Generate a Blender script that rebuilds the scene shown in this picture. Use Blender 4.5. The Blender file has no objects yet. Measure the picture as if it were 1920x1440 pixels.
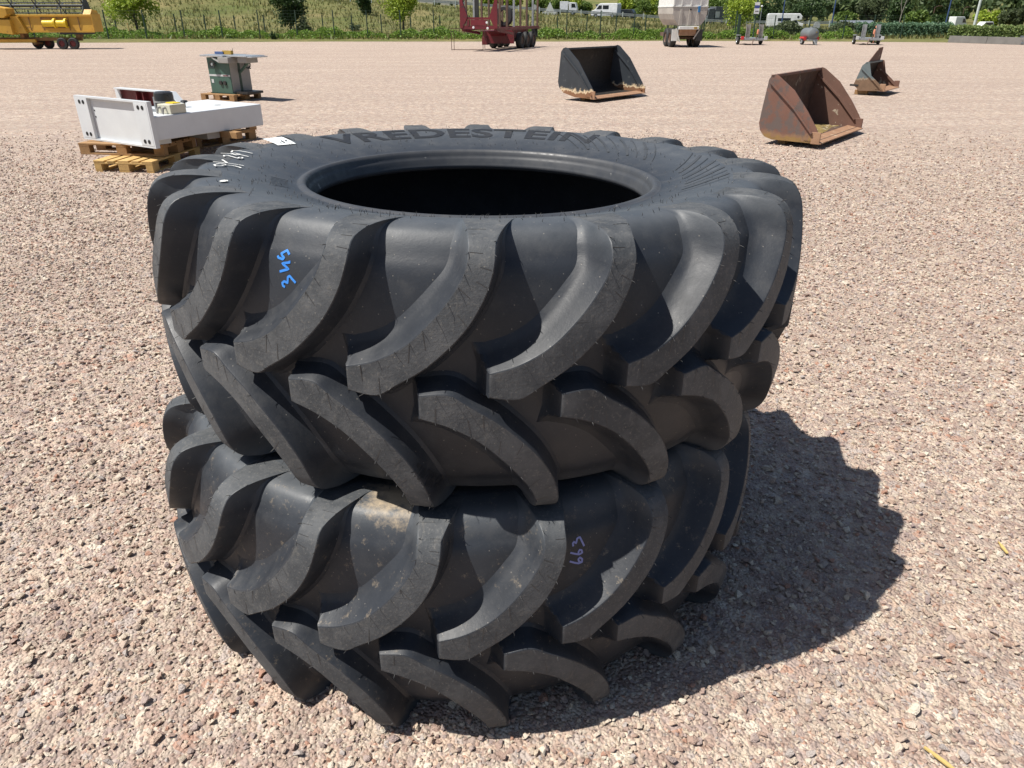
import bpy, bmesh, math, random
import numpy as np
from mathutils import Vector, Matrix
from mathutils.bvhtree import BVHTree
from math import sin, cos, pi, radians as R

# ------------------------------------------------------------------ camera, sky, sun, exposure
scene = bpy.context.scene
C = scene.collection
PITCH = 0.4714
cam_d = bpy.data.cameras.new('camera'); cam = bpy.data.objects.new('camera', cam_d); C.objects.link(cam)
cam.location = (0, 0, 1.824); cam.rotation_euler = (pi/2-PITCH, 0, 0)
cam_d.sensor_width = 36.0; cam_d.lens = 1367/1920*36.0
cam_d.clip_start = 0.05; cam_d.clip_end = 3000
scene.camera = cam

SUN_TO = Vector((0.54, 0.14, -1.0)).normalized()          # travel direction of the light
w = bpy.data.worlds.new('World'); scene.world = w; w.use_nodes = True
nt = w.node_tree; bg = nt.nodes['Background']
sky = nt.nodes.new('ShaderNodeTexSky'); sky.sky_type = 'NISHITA'; sky.sun_disc = False
sky.sun_elevation = math.asin(-SUN_TO.z)
sky.sun_rotation = math.atan2(-SUN_TO.x, -SUN_TO.y)
sky.air_density = 1.0; sky.dust_density = 1.0; sky.ozone_density = 1.0
nt.links.new(sky.outputs[0], bg.inputs[0]); bg.inputs[1].default_value = 0.064
sd = bpy.data.lights.new('sun', 'SUN'); sd.energy = 4.8; sd.angle = R(0.53); sd.color = (1.0, 0.955, 0.88)
so = bpy.data.objects.new('sun', sd); C.objects.link(so)
so.rotation_euler = SUN_TO.to_track_quat('-Z', 'Y').to_euler(); so.location = (-20, -5, 40)
vs = scene.view_settings
vs.view_transform = 'Standard'; vs.look = 'None'; vs.exposure = 0.52; vs.gamma = 1.0; vs.use_curve_mapping = False

rng = np.random.default_rng(7)
random.seed(7)

# ------------------------------------------------------------------ helpers
def tag(o, label=None, cat=None, group=None, kind=None):
    if label: o['label'] = label
    if cat: o['category'] = cat
    if group: o['group'] = group
    if kind: o['kind'] = kind
    return o

def empty(name, loc=(0, 0, 0), rz=0.0, label=None, cat=None, group=None, rot=None):
    o = bpy.data.objects.new(name, None); C.objects.link(o)
    o.location = loc; o.rotation_euler = rot if rot else (0, 0, rz); o.empty_display_size = 0.1
    return tag(o, label, cat, group)

def link(name, me, mat=None, parent=None, smooth=False):
    if mat is not None:
        for m in (mat if isinstance(mat, (list, tuple)) else [mat]): me.materials.append(m)
    if smooth: me.shade_smooth()
    o = bpy.data.objects.new(name, me); C.objects.link(o)
    if parent is not None: o.parent = parent
    return o

def np_mesh(name, V, F):
    """V (n,3) float, F (m,k) int, all faces with k corners"""
    V = np.asarray(V, dtype=np.float32); F = np.asarray(F, dtype=np.int32)
    me = bpy.data.meshes.new(name)
    me.vertices.add(len(V)); me.vertices.foreach_set('co', V.ravel())
    k = F.shape[1]
    me.loops.add(F.size); me.loops.foreach_set('vertex_index', F.ravel())
    me.polygons.add(len(F)); me.polygons.foreach_set('loop_start', np.arange(0, F.size, k, dtype=np.int32))
    me.polygons.foreach_set('loop_total', np.full(len(F), k, dtype=np.int32))
    me.update(calc_edges=True); me.validate()
    return me

class MB:
    def __init__(s): s.v = []; s.f = []
    def add(s, vs, fs):
        b = len(s.v); s.v += [tuple(p) for p in vs]; s.f += [tuple(i+b for i in f) for f in fs]; return s
    def box(s, x0, x1, y0, y1, z0, z1, M=None):
        vs = [Vector((x, y, z)) for z in (z0, z1) for y in (y0, y1) for x in (x0, x1)]
        if M: vs = [M @ p for p in vs]
        return s.add(vs, [(0, 2, 3, 1), (4, 5, 7, 6), (0, 1, 5, 4), (2, 6, 7, 3), (0, 4, 6, 2), (1, 3, 7, 5)])
    def bar(s, a, b, w=.05, h=.05, up=(0, 0, 1)):
        a, b = Vector(a), Vector(b); d = b-a; L = d.length; d.normalize(); up = Vector(up)
        if abs(d.dot(up)) > .98: up = Vector((0, 1, 0))
        x = d.cross(up).normalized(); z = x.cross(d)
        M = Matrix((x, d, z)).transposed().to_4x4(); M.translation = a
        return s.box(-w/2, w/2, 0, L, -h/2, h/2, M)
    def tube(s, a, b, r0, r1=None, n=10, cap=True):
        a, b = Vector(a), Vector(b); r1 = r0 if r1 is None else r1
        d = (b-a).normalized(); u = Vector((0, 0, 1)) if abs(d.z) < .9 else Vector((1, 0, 0))
        x = d.cross(u).normalized(); y = d.cross(x)
        vs = [a+(x*cos(2*pi*i/n)+y*sin(2*pi*i/n))*r0 for i in range(n)]+[b+(x*cos(2*pi*i/n)+y*sin(2*pi*i/n))*r1 for i in range(n)]
        fs = [(i, n+i, n+(i+1) % n, (i+1) % n) for i in range(n)]
        if cap: fs += [tuple(range(n)), tuple(range(2*n-1, n-1, -1))]
        return s.add(vs, fs)
    def path(s, pts, rs, n=8):
        for i in range(len(pts)-1): s.tube(pts[i], pts[i+1], rs[i], rs[i+1], n)
        return s
    def prism(s, poly, a0, a1, axis='x', M=None):
        n = len(poly)
        def P(p, q, a):
            v = {'x': (a, p, q), 'y': (p, a, q), 'z': (p, q, a)}[axis]
            return M @ Vector(v) if M else Vector(v)
        vs = [P(p, q, a0) for p, q in poly]+[P(p, q, a1) for p, q in poly]
        fs = [tuple(range(n-1, -1, -1)), tuple(range(n, 2*n))]+[(i, (i+1) % n, n+(i+1) % n, n+i) for i in range(n)]
        return s.add(vs, fs)
    def lathe(s, prof, n=24, axis='z', c=(0, 0, 0)):
        """prof list of (r, h); closed in h with no caps unless r=0"""
        m = len(prof); vs = []; c = Vector(c)
        for i in range(n):
            t = 2*pi*i/n
            for r, h in prof:
                p = (r*cos(t), r*sin(t), h)
                if axis == 'x': p = (p[2], p[0], p[1])
                if axis == 'y': p = (p[0], p[2], p[1])
                vs.append(c+Vector(p))
        fs = [(i*m+j, ((i+1) % n)*m+j, ((i+1) % n)*m+j+1, i*m+j+1) for i in range(n) for j in range(m-1)]
        return s.add(vs, fs)
    def mesh(s, name):
        me = bpy.data.meshes.new(name); me.from_pydata(s.v, [], s.f); me.update()
        bm = bmesh.new(); bm.from_mesh(me); bmesh.ops.recalc_face_normals(bm, faces=bm.faces); bm.to_mesh(me); bm.free(); return me
    def build(s, name, mat=None, parent=None, smooth=False, bevel=0):
        me = s.mesh(name)
        o = link(name, me, mat, parent, smooth)
        if smooth:
            try: me.set_sharp_from_angle(angle=R(38))
            except Exception: pass
        if bevel:
            b = o.modifiers.new('bevel', 'BEVEL'); b.width = bevel; b.segments = 2; b.limit_method = 'ANGLE'
        return o

def sheet(path, x0, x1, t):
    """bent plate: path in (y,z), extruded along x, thickness t to the left of travel"""
    mb = MB(); n = len(path); P = [Vector(p) for p in path]; Q = []
    for i in range(n):
        a = P[max(i-1, 0)]; b = P[min(i+1, n-1)]; d = (b-a).normalized(); Q.append(P[i]+Vector((-d.y, d.x))*t)
    poly = [tuple(p) for p in P]+[tuple(q) for q in reversed(Q)]
    m = len(poly)
    vs = [(x0, p, q) for p, q in poly]+[(x1, p, q) for p, q in poly]
    fs = [(i, (i+1) % m, m+(i+1) % m, m+i) for i in range(m)]
    for k in (0, m):
        for i in range(n-1): fs.append((k+i, k+i+1, k+m-2-i, k+m-1-i))
    return mb.add(vs, fs)

# ------------------------------------------------------------------ materials
def newmat(name):
    m = bpy.data.materials.new(name); m.use_nodes = True
    return m, m.node_tree, m.node_tree.nodes['Principled BSDF']
def N(nt, t, **kw):
    n = nt.nodes.new(t)
    for k, v in kw.items(): setattr(n, k, v)
    return n
def rgb(c): return (c[0], c[1], c[2], 1)
def ramp(nt, stops, interp='LINEAR'):
    r = nt.nodes.new('ShaderNodeValToRGB'); cr = r.color_ramp; cr.interpolation = interp
    while len(cr.elements) < len(stops): cr.elements.new(0.5)
    for e, (p, c) in zip(cr.elements, stops): e.position = p; e.color = rgb(c)
    return r
def coords(nt, rand=True):
    tc = N(nt, 'ShaderNodeTexCoord')
    if not rand: return tc.outputs['Object']
    oi = N(nt, 'ShaderNodeObjectInfo'); ml = N(nt, 'ShaderNodeMath', operation='MULTIPLY'); ml.inputs[1].default_value = 57.0
    nt.links.new(oi.outputs['Random'], ml.inputs[0])
    va = N(nt, 'ShaderNodeVectorMath', operation='ADD')
    nt.links.new(tc.outputs['Object'], va.inputs[0]); nt.links.new(ml.outputs[0], va.inputs[1])
    return va.outputs[0]
def noise(nt, vec, scale, detail=4, rough=.55, dist=0):
    n = N(nt, 'ShaderNodeTexNoise'); n.inputs['Scale'].default_value = scale; n.inputs['Detail'].default_value = detail
    n.inputs['Roughness'].default_value = rough; n.inputs['Distortion'].default_value = dist
    nt.links.new(vec, n.inputs['Vector']); return n.outputs['Fac']
def mix(nt, fac, a, b):
    m = N(nt, 'ShaderNodeMix', data_type='RGBA')
    if isinstance(fac, float): m.inputs[0].default_value = fac
    else: nt.links.new(fac, m.inputs[0])
    for s, i in ((a, 6), (b, 7)):
        if isinstance(s, tuple): m.inputs[i].default_value = rgb(s)
        else: nt.links.new(s, m.inputs[i])
    return m.outputs[2]
def mrange(nt, v, a, b, c=0., d=1.):
    m = N(nt, 'ShaderNodeMapRange'); m.inputs[1].default_value = a; m.inputs[2].default_value = b
    m.inputs[3].default_value = c; m.inputs[4].default_value = d; nt.links.new(v, m.inputs[0]); return m.outputs[0]
def bump(nt, p, h, strength=.3, dist=.01):
    b = N(nt, 'ShaderNodeBump'); b.inputs['Strength'].default_value = strength; b.inputs['Distance'].default_value = dist
    nt.links.new(h, b.inputs['Height']); nt.links.new(b.outputs[0], p.inputs['Normal'])

def mat(name, c, c2=None, scale=4., rough=.6, metal=0., spec=.5, bmp=0., bscale=60., spots=None, sscale=9., slo=.6, shi=.68, rvar=.12, rand=True):
    m, nt, p = newmat(name); v = coords(nt, rand)
    n1 = noise(nt, v, scale)
    col = mix(nt, mrange(nt, n1, .3, .7), c, c2 or tuple(x*.8 for x in c))
    if spots:
        n2 = noise(nt, v, sscale, 6, .65); col = mix(nt, mrange(nt, n2, slo, shi), col, spots)
    nt.links.new(col, p.inputs['Base Color'])
    n3 = noise(nt, v, scale*5, 3)
    nt.links.new(mrange(nt, n3, .3, .7, rough-rvar, min(1., rough+rvar)), p.inputs['Roughness'])
    p.inputs['Metallic'].default_value = metal; p.inputs['Specular IOR Level'].default_value = spec
    if bmp: bump(nt, p, noise(nt, v, bscale, 4), bmp, .01)
    return m

def rubber(name, sand=None, scuffed=False):
    m, nt, p = newmat(name); v = coords(nt)
    big = noise(nt, v, 3.0, 5, .6); mid = noise(nt, v, 14, 6, .65); fine = noise(nt, v, 120, 4, .7); st = noise(nt, v, 22, 8, .75, 1.5)
    vo = N(nt, 'ShaderNodeTexVoronoi'); vo.inputs['Scale'].default_value = 46; nt.links.new(v, vo.inputs['Vector'])
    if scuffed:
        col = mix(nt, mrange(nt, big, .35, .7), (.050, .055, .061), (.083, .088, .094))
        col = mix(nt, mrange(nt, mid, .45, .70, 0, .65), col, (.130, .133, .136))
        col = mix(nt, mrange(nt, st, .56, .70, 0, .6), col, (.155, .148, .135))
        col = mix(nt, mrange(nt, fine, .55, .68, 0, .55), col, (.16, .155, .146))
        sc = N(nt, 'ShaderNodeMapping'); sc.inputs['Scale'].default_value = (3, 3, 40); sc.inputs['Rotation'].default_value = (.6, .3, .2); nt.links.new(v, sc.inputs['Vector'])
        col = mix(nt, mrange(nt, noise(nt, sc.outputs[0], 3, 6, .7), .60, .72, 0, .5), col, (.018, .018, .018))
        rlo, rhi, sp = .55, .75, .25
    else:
        col = mix(nt, mrange(nt, big, .35, .7), (.018, .021, .027), (.031, .036, .045))  # clean rubber of valleys and flanks, darkened further to deepen shade in the hollows
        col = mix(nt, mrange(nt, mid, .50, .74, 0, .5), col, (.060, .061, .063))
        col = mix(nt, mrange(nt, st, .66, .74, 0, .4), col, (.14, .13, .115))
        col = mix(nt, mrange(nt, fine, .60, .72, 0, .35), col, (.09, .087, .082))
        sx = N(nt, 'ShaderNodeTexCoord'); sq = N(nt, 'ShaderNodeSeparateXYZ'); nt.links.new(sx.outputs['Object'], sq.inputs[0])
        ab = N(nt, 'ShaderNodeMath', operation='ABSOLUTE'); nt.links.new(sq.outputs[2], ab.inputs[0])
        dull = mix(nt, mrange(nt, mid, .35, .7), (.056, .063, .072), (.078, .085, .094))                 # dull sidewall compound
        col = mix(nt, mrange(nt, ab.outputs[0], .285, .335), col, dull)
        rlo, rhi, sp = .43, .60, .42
    col = mix(nt, mrange(nt, vo.outputs['Distance'], .085, .06, 0, .6), col, (.24, .22, .19))   # grit specks
    if sand:
        tc = N(nt, 'ShaderNodeTexCoord'); va = N(nt, 'ShaderNodeVectorMath', operation='DISTANCE')
        nt.links.new(tc.outputs['Object'], va.inputs[0]); va.inputs[1].default_value = sand[0]
        f1 = mrange(nt, va.outputs['Value'], sand[1], sand[1]*.15)
        n = noise(nt, v, 30, 9, .78)
        ad = N(nt, 'ShaderNodeMath', operation='MULTIPLY_ADD'); nt.links.new(f1, ad.inputs[0]); ad.inputs[1].default_value = .42; nt.links.new(n, ad.inputs[2])
        col = mix(nt, mrange(nt, ad.outputs[0], .58, .88, 0, .8), col, (.46, .36, .24))
    nt.links.new(col, p.inputs['Base Color'])
    nt.links.new(mrange(nt, mid, .3, .7, rlo, rhi), p.inputs['Roughness'])
    p.inputs['Specular IOR Level'].default_value = sp
    ad = N(nt, 'ShaderNodeMath', operation='ADD'); nt.links.new(fine, ad.inputs[0]); nt.links.new(mid, ad.inputs[1])
    bump(nt, p, ad.outputs[0], .35 if scuffed else .12, .004)
    return m

STONE = [(0.0, (0.527, 0.41, 0.332)), (0.1, (0.411, 0.287, 0.241)), (0.2, (0.653, 0.543, 0.423)), (0.31, (0.422, 0.287, 0.232)), (0.4, (0.758, 0.676, 0.554)), (0.5, (0.422, 0.328, 0.297)), (0.58, (0.59, 0.43, 0.332)), (0.67, (0.337, 0.256, 0.241)), (0.73, (0.695, 0.584, 0.473)), (0.83, (0.485, 0.43, 0.403)), (0.9, (0.464, 0.246, 0.171)), (0.94, (0.612, 0.502, 0.383))]
def stone_mat():
    m, nt, p = newmat('gravel stone'); oi = N(nt, 'ShaderNodeObjectInfo')
    r = ramp(nt, STONE, 'CONSTANT'); nt.links.new(oi.outputs['Random'], r.inputs[0])
    v = coords(nt); n = noise(nt, v, 3.5, 5, .7)
    nt.links.new(mix(nt, mrange(nt, n, .3, .75, 0, .35), r.outputs[0], (.55, .45, .36)), p.inputs['Base Color'])
    p.inputs['Roughness'].default_value = .88; p.inputs['Specular IOR Level'].default_value = .3
    bump(nt, p, noise(nt, v, 6, 5), .5, .2)
    return m
def ground_mat():
    m, nt, p = newmat('gravel ground'); tc = N(nt, 'ShaderNodeTexCoord'); v = tc.outputs['Object']
    def vor(s):
        x = N(nt, 'ShaderNodeTexVoronoi'); x.inputs['Scale'].default_value = s; nt.links.new(v, x.inputs['Vector']); return x
    v1 = vor(42); v2 = vor(95); v3 = vor(21)
    def rnd(x):
        s = N(nt, 'ShaderNodeSeparateColor'); nt.links.new(x.outputs['Color'], s.inputs[0]); r = ramp(nt, STONE, 'CONSTANT'); nt.links.new(s.outputs[0], r.inputs[0]); return r.outputs[0], s.outputs[1]
    c1, k1 = rnd(v1); c2, k2 = rnd(v2); c3, k3 = rnd(v3)
    col = mix(nt, mrange(nt, k1, .45, .46), c2, c1); col = mix(nt, mrange(nt, k3, .62, .63), col, c3)
    col = mix(nt, .2, col, (.45, .36, .28))
    sandn = noise(nt, v, 1.1, 5, .6); col = mix(nt, mrange(nt, sandn, .45, .75, 0, .35), col, (.56, .44, .33))
    track = noise(nt, v, .22, 4, .6); col = mix(nt, mrange(nt, track, .35, .7, 0, .22), col, (.40, .31, .26))
    sp = noise(nt, v, 7.5, 9, .82); col = mix(nt, mrange(nt, sp, .42, .56, .7, 0), col, (.24, .185, .16))
    sp2 = noise(nt, v, 3.1, 9, .85); col = mix(nt, mrange(nt, sp2, .52, .68, 0, .55), col, (.66, .55, .43))
    mp = N(nt, 'ShaderNodeMapping'); mp.inputs['Scale'].default_value = (.10, 1.0, 1); mp.inputs['Rotation'].default_value = (0, 0, .12); nt.links.new(v, mp.inputs['Vector'])
    ln = noise(nt, mp.outputs[0], 1.3, 6, .65); col = mix(nt, mrange(nt, ln, .42, .62, .30, 0), col, (.30, .23, .19))
    nt.links.new(col, p.inputs['Base Color']); p.inputs['Roughness'].default_value = .92; p.inputs['Specular IOR Level'].default_value = .25
    a = N(nt, 'ShaderNodeMath', operation='ADD'); nt.links.new(v1.outputs['Distance'], a.inputs[0]); nt.links.new(v2.outputs['Distance'], a.inputs[1])
    b = N(nt, 'ShaderNodeMath', operation='MULTIPLY'); b.inputs[1].default_value = -1; nt.links.new(a.outputs[0], b.inputs[0])
    bump(nt, p, b.outputs[0], .8, .012)
    return m
def leaf_mat(name, a, b, c):
    m, nt, p = newmat(name); g = N(nt, 'ShaderNodeNewGeometry'); r = ramp(nt, [(0, a), (.5, b), (1, c)])
    nt.links.new(g.outputs['Random Per Island'], r.inputs[0]); nt.links.new(r.outputs[0], p.inputs['Base Color'])
    p.inputs['Roughness'].default_value = .55; p.inputs['Specular IOR Level'].default_value = .35
    tr = N(nt, 'ShaderNodeBsdfTranslucent'); nt.links.new(r.outputs[0], tr.inputs[0])
    ms = N(nt, 'ShaderNodeMixShader'); ms.inputs[0].default_value = .35
    nt.links.new(p.outputs[0], ms.inputs[1]); nt.links.new(tr.outputs[0], ms.inputs[2])
    nt.links.new(ms.outputs[0], nt.nodes['Material Output'].inputs[0]); return m
def bank_mat():
    m, nt, p = newmat('bank grass'); tc = N(nt, 'ShaderNodeTexCoord'); v = tc.outputs['Object']
    a = noise(nt, v, .16, 5, .6); b = noise(nt, v, 1.4, 5, .65)
    col = mix(nt, mrange(nt, a, .35, .65), (.12, .135, .042), (.24, .195, .088))
    col = mix(nt, mrange(nt, b, .35, .7, 0, .6), col, (.075, .10, .032))
    nt.links.new(col, p.inputs['Base Color']); p.inputs['Roughness'].default_value = .95; p.inputs['Specular IOR Level'].default_value = .15
    bump(nt, p, b, .9, .3); return m
def wear_mat(name, paint, rust, edge, z0, amp, spots=None, rough=.5, rough2=.75, edgew=.05, slo=.60):
    """painted steel worn to bare rust below a ragged line at height z0"""
    m, nt, p = newmat(name); tc = N(nt, 'ShaderNodeTexCoord'); v = tc.outputs['Object']
    s = N(nt, 'ShaderNodeSeparateXYZ'); nt.links.new(v, s.inputs[0])
    n = noise(nt, v, 7, 6, .7); n2 = noise(nt, v, 2.2, 4)
    ma = N(nt, 'ShaderNodeMath', operation='MULTIPLY_ADD'); nt.links.new(n, ma.inputs[0]); ma.inputs[1].default_value = amp; nt.links.new(s.outputs[2], ma.inputs[2])
    base = mix(nt, mrange(nt, n2, .3, .7), paint, tuple(x*.75 for x in paint))
    if spots: base = mix(nt, mrange(nt, noise(nt, v, 5, 8, .72), slo, slo+.08), base, spots)
    rs = mix(nt, mrange(nt, n, .35, .7), rust, tuple(x*.7 for x in rust))
    zt = z0+amp*.5
    e = mix(nt, mrange(nt, ma.outputs[0], zt, zt+edgew), edge, base)
    col = mix(nt, mrange(nt, ma.outputs[0], zt-.03, zt-.015), rs, e)
    nt.links.new(col, p.inputs['Base Color'])
    nt.links.new(mrange(nt, ma.outputs[0], zt-.02, zt, rough2, rough), p.inputs['Roughness'])
    bump(nt, p, noise(nt, v, 40, 5), .15, .01); return m

M = {}
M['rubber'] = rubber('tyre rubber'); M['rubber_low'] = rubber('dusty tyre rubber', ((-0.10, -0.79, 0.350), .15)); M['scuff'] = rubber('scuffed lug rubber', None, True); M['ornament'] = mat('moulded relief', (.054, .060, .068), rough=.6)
M['bead'] = mat('bead rubber', (.04, .043, .05), (.06, .062, .066), 8, .52, spots=(.30, .29, .27), sscale=24, slo=.66, shi=.74)
M['letter'] = mat('raised lettering', (.022, .024, .028), rough=.6)
M['whisker'] = mat('rubber whisker', (.05, .05, .052), rough=.5)
M['chalk'] = mat('white chalk', (.80, .80, .76), (.6, .6, .57), 30, .9)
M['blue_paint'] = mat('blue paint marker', (.03, .19, .62), (.04, .24, .70), 40, .5)
M['violet_paint'] = mat('violet paint marker', (.20, .23, .50), (.22, .25, .53), 40, .5)
M['paper'] = mat('label paper', (.80, .83, .82), (.76, .79, .78), 9, .5)
M['ink'] = mat('label ink', (.02, .02, .02), rough=.6)
M['stone'] = stone_mat(); M['ground'] = ground_mat(); M['bank'] = bank_mat()
M['wood'] = mat('pallet wood', (.36, .21, .09), (.27, .15, .065), 9, .8, bmp=.3, spots=(.17, .10, .05), sscale=14, slo=.62, shi=.75)
M['wood_yellow'] = mat('pale pallet wood', (.55, .36, .13), (.46, .29, .11), 8, .8, bmp=.3, spots=(.28, .18, .08), sscale=14, slo=.64, shi=.76)
M['white'] = mat('white machine paint', (.62, .645, .66), (.58, .60, .615), 5, .42, spots=(.5, .49, .46), sscale=22, slo=.70, shi=.76)
M['cream'] = mat('cream plastic', (.62, .60, .48), rough=.45)
M['maroon'] = mat('maroon paint', (.12, .012, .016), (.16, .02, .024), 5, .5)
M['black'] = mat('black steel', (.018, .018, .019), (.03, .03, .03), 8, .35)
M['dark'] = mat('dark hole', (.01, .01, .01), rough=.8)
M['saw_green'] = mat('green machine paint', (.055, .115, .088), (.048, .10, .078), 5, .5)
M['saw_grey'] = mat('grey machine paint', (.30, .29, .27), (.27, .26, .245), 5, .5)
M['alu'] = mat('aluminium', (.55, .57, .58), (.48, .50, .52), 9, .35, metal=.7)
M['galv'] = mat('galvanised steel', (.40, .42, .43), (.30, .32, .33), 8, .45, metal=.55)
M['brass'] = mat('brass', (.52, .34, .08), rough=.4, metal=.6)
M['black_bucket'] = wear_mat('black bucket paint', (.040, .047, .056), (.24, .115, .055), (.66, .52, .34), .22, .36, spots=(.10, .11, .115), rough=.42)
M['bucket_in'] = mat('bucket inside steel', (.022, .018, .015), (.014, .012, .011), 4, .55, spots=(.06, .05, .04), sscale=7)
M['rust_bucket'] = wear_mat('rusted bucket steel', (.20, .098, .070), (.27, .16, .055), (.23, .13, .07), .16, .26, spots=(.115, .085, .075), rough=.75, slo=.47)
M['rust_in'] = mat('rusted bucket inside', (.10, .055, .037), (.05, .032, .026), 3, .8, spots=(.22, .19, .15), sscale=5, slo=.60, shi=.66)
M['rust_flake'] = mat('rust with pale flakes', (.165, .085, .06), (.13, .07, .05), 4, .8, spots=(.42, .35, .26), sscale=5, slo=.60, shi=.64)
M['rust_lip'] = mat('brown bare lip', (.34, .20, .12), (.26, .14, .08), 6, .7, spots=(.5, .4, .28), sscale=8)
M['small_bucket'] = wear_mat('grey worn bucket paint', (.135, .165, .17), (.19, .115, .068), (.27, .21, .15), .38, .30, rough=.55, edgew=.02)
M['yellow'] = mat('combine yellow', (.62, .36, .045), (.52, .29, .04), 2, .5, spots=(.22, .12, .04), sscale=4, slo=.62, shi=.72)
M['bright_yellow'] = mat('bright yellow plastic', (.80, .56, .02), rough=.5)
M['header_rust'] = mat('dirty yellow chassis', (.26, .14, .045), (.17, .09, .04), 4, .7)
M['reel'] = mat('dark reel steel', (.035, .042, .05), rough=.5)
M['tyre'] = mat('small tyre rubber', (.018, .018, .019), (.028, .028, .028), 8, .7)
M['rimred'] = mat('dull red rim', (.14, .02, .02), rough=.6)
M['logred'] = mat('trailer dark red', (.15, .012, .020), (.10, .009, .015), 2, .45, spots=(.05, .02, .02), sscale=4)
M['stake'] = mat('rusty stake', (.13, .075, .05), (.09, .055, .04), 3, .7)
M['tankgrey'] = mat('grey tank paint', (.16, .175, .18), (.12, .13, .135), 3, .5)
M['dumper'] = mat('dirty white tub paint', (.46, .43, .39), (.34, .31, .28), 1.2, .6, spots=(.28, .25, .22), sscale=2.5, slo=.58, shi=.75)
M['dumper_white'] = mat('white tub extension', (.76, .76, .73), rough=.5)
M['redplastic'] = mat('red mudguard plastic', (.62, .045, .045), rough=.4)
M['orange'] = mat('faded orange plastic', (.70, .28, .17), rough=.6)
M['blue'] = mat('blue tarp', (.03, .19, .45), rough=.5)
M['bluepole'] = mat('blue pole paint', (.045, .085, .21), rough=.45)
M['whitepole'] = mat('pale pole paint', (.60, .65, .63), rough=.45)
M['post_green'] = mat('dark green fence paint', (.022, .05, .035), (.03, .06, .04), 3, .55)
M['wire'] = mat('green wire', (.06, .10, .075), rough=.5)
M['bark'] = mat('bark', (.10, .075, .055), (.065, .05, .04), 6, .9, bmp=.4)
M['palebark'] = mat('pale bark', (.26, .24, .20), (.18, .165, .14), 5, .85)
M['concrete'] = mat('weathered concrete', (.17, .16, .147), (.12, .114, .105), 2, .9, bmp=.2)
M['asphalt'] = mat('asphalt', (.055, .056, .06), rough=.9)
M['vwhite'] = mat('vehicle white paint', (.78, .79, .80), rough=.25, rvar=.03)
M['vdark'] = mat('vehicle dark paint', (.03, .033, .04), rough=.25, rvar=.03)
M['vgrey'] = mat('truck grey tarp', (.11, .12, .13), rough=.5)
M['glass'] = mat('dark window glass', (.02, .025, .03), rough=.08, rvar=.02)
M['roofgrey'] = mat('slate roof', (.16, .18, .21), rough=.7)
M['wallpale'] = mat('pale render wall', (.55, .56, .56), rough=.8)
M['signblue'] = mat('sign blue', (.05, .08, .30), rough=.4)
M['moss'] = mat('dry moss and soil', (.24, .17, .05), (.14, .10, .045), 9, .95, bmp=.6, spots=(.46, .38, .26), sscale=8, slo=.56, shi=.64)
M['straw'] = mat('straw', (.62, .45, .16), rough=.8)
M['l_bright'] = leaf_mat('young bright leaves', (.21, .30, .03), (.29, .38, .04), (.38, .45, .07))
M['l_mid'] = leaf_mat('mid green leaves', (.08, .14, .03), (.13, .20, .04), (.19, .26, .06))
M['l_dark'] = leaf_mat('dark green leaves', (.03, .062, .02), (.05, .092, .028), (.08, .125, .04))
M['l_wood'] = leaf_mat('wood leaves', (.05, .085, .035), (.085, .125, .05), (.14, .18, .075))
M['l_hedge'] = leaf_mat('hedge leaves', (.08, .16, .09), (.14, .24, .14), (.23, .34, .21))
M['l_hedge2'] = leaf_mat('yellow green hedge leaves', (.13, .19, .055), (.21, .28, .09), (.32, .38, .15))
M['l_olive'] = leaf_mat('olive bush leaves', (.06, .085, .035), (.09, .115, .05), (.12, .145, .07))
M['l_cover'] = leaf_mat('ground cover leaves', (.11, .20, .03), (.17, .27, .04), (.25, .36, .065))
M['l_dry'] = leaf_mat('dry grass blades', (.12, .145, .04), (.175, .175, .058), (.25, .215, .09))

# ------------------------------------------------------------------ ground and gravel
me = np_mesh('ground', [(-600, -60, 0), (600, -60, 0), (600, 900, 0), (-600, 900, 0)], [(0, 1, 2, 3)])
tag(link('ground', me, M['ground']), kind='structure')

def stone_proto(i):
    r = np.random.default_rng(100+i); bm = bmesh.new()
    n = 13; a = r.normal(size=(n, 3)); a /= np.linalg.norm(a, axis=1)[:, None]
    a *= r.uniform(.75, 1.0, (n, 1)); a *= np.array([1.0, r.uniform(.6, .95), r.uniform(.38, .62)])
    for p in a: bm.verts.new(p)
    bmesh.ops.convex_hull(bm, input=bm.verts)
    for v in [v for v in bm.verts if not v.link_faces]: bm.verts.remove(v)
    me = bpy.data.meshes.new('stone_shape'); bm.to_mesh(me); bm.free(); me.materials.append(M['stone'])
    return bpy.data.objects.new('stone_shape', me)
stone_col = bpy.data.collections.new('stone_shapes')
for i in range(12): stone_col.objects.link(stone_proto(i))

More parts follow.
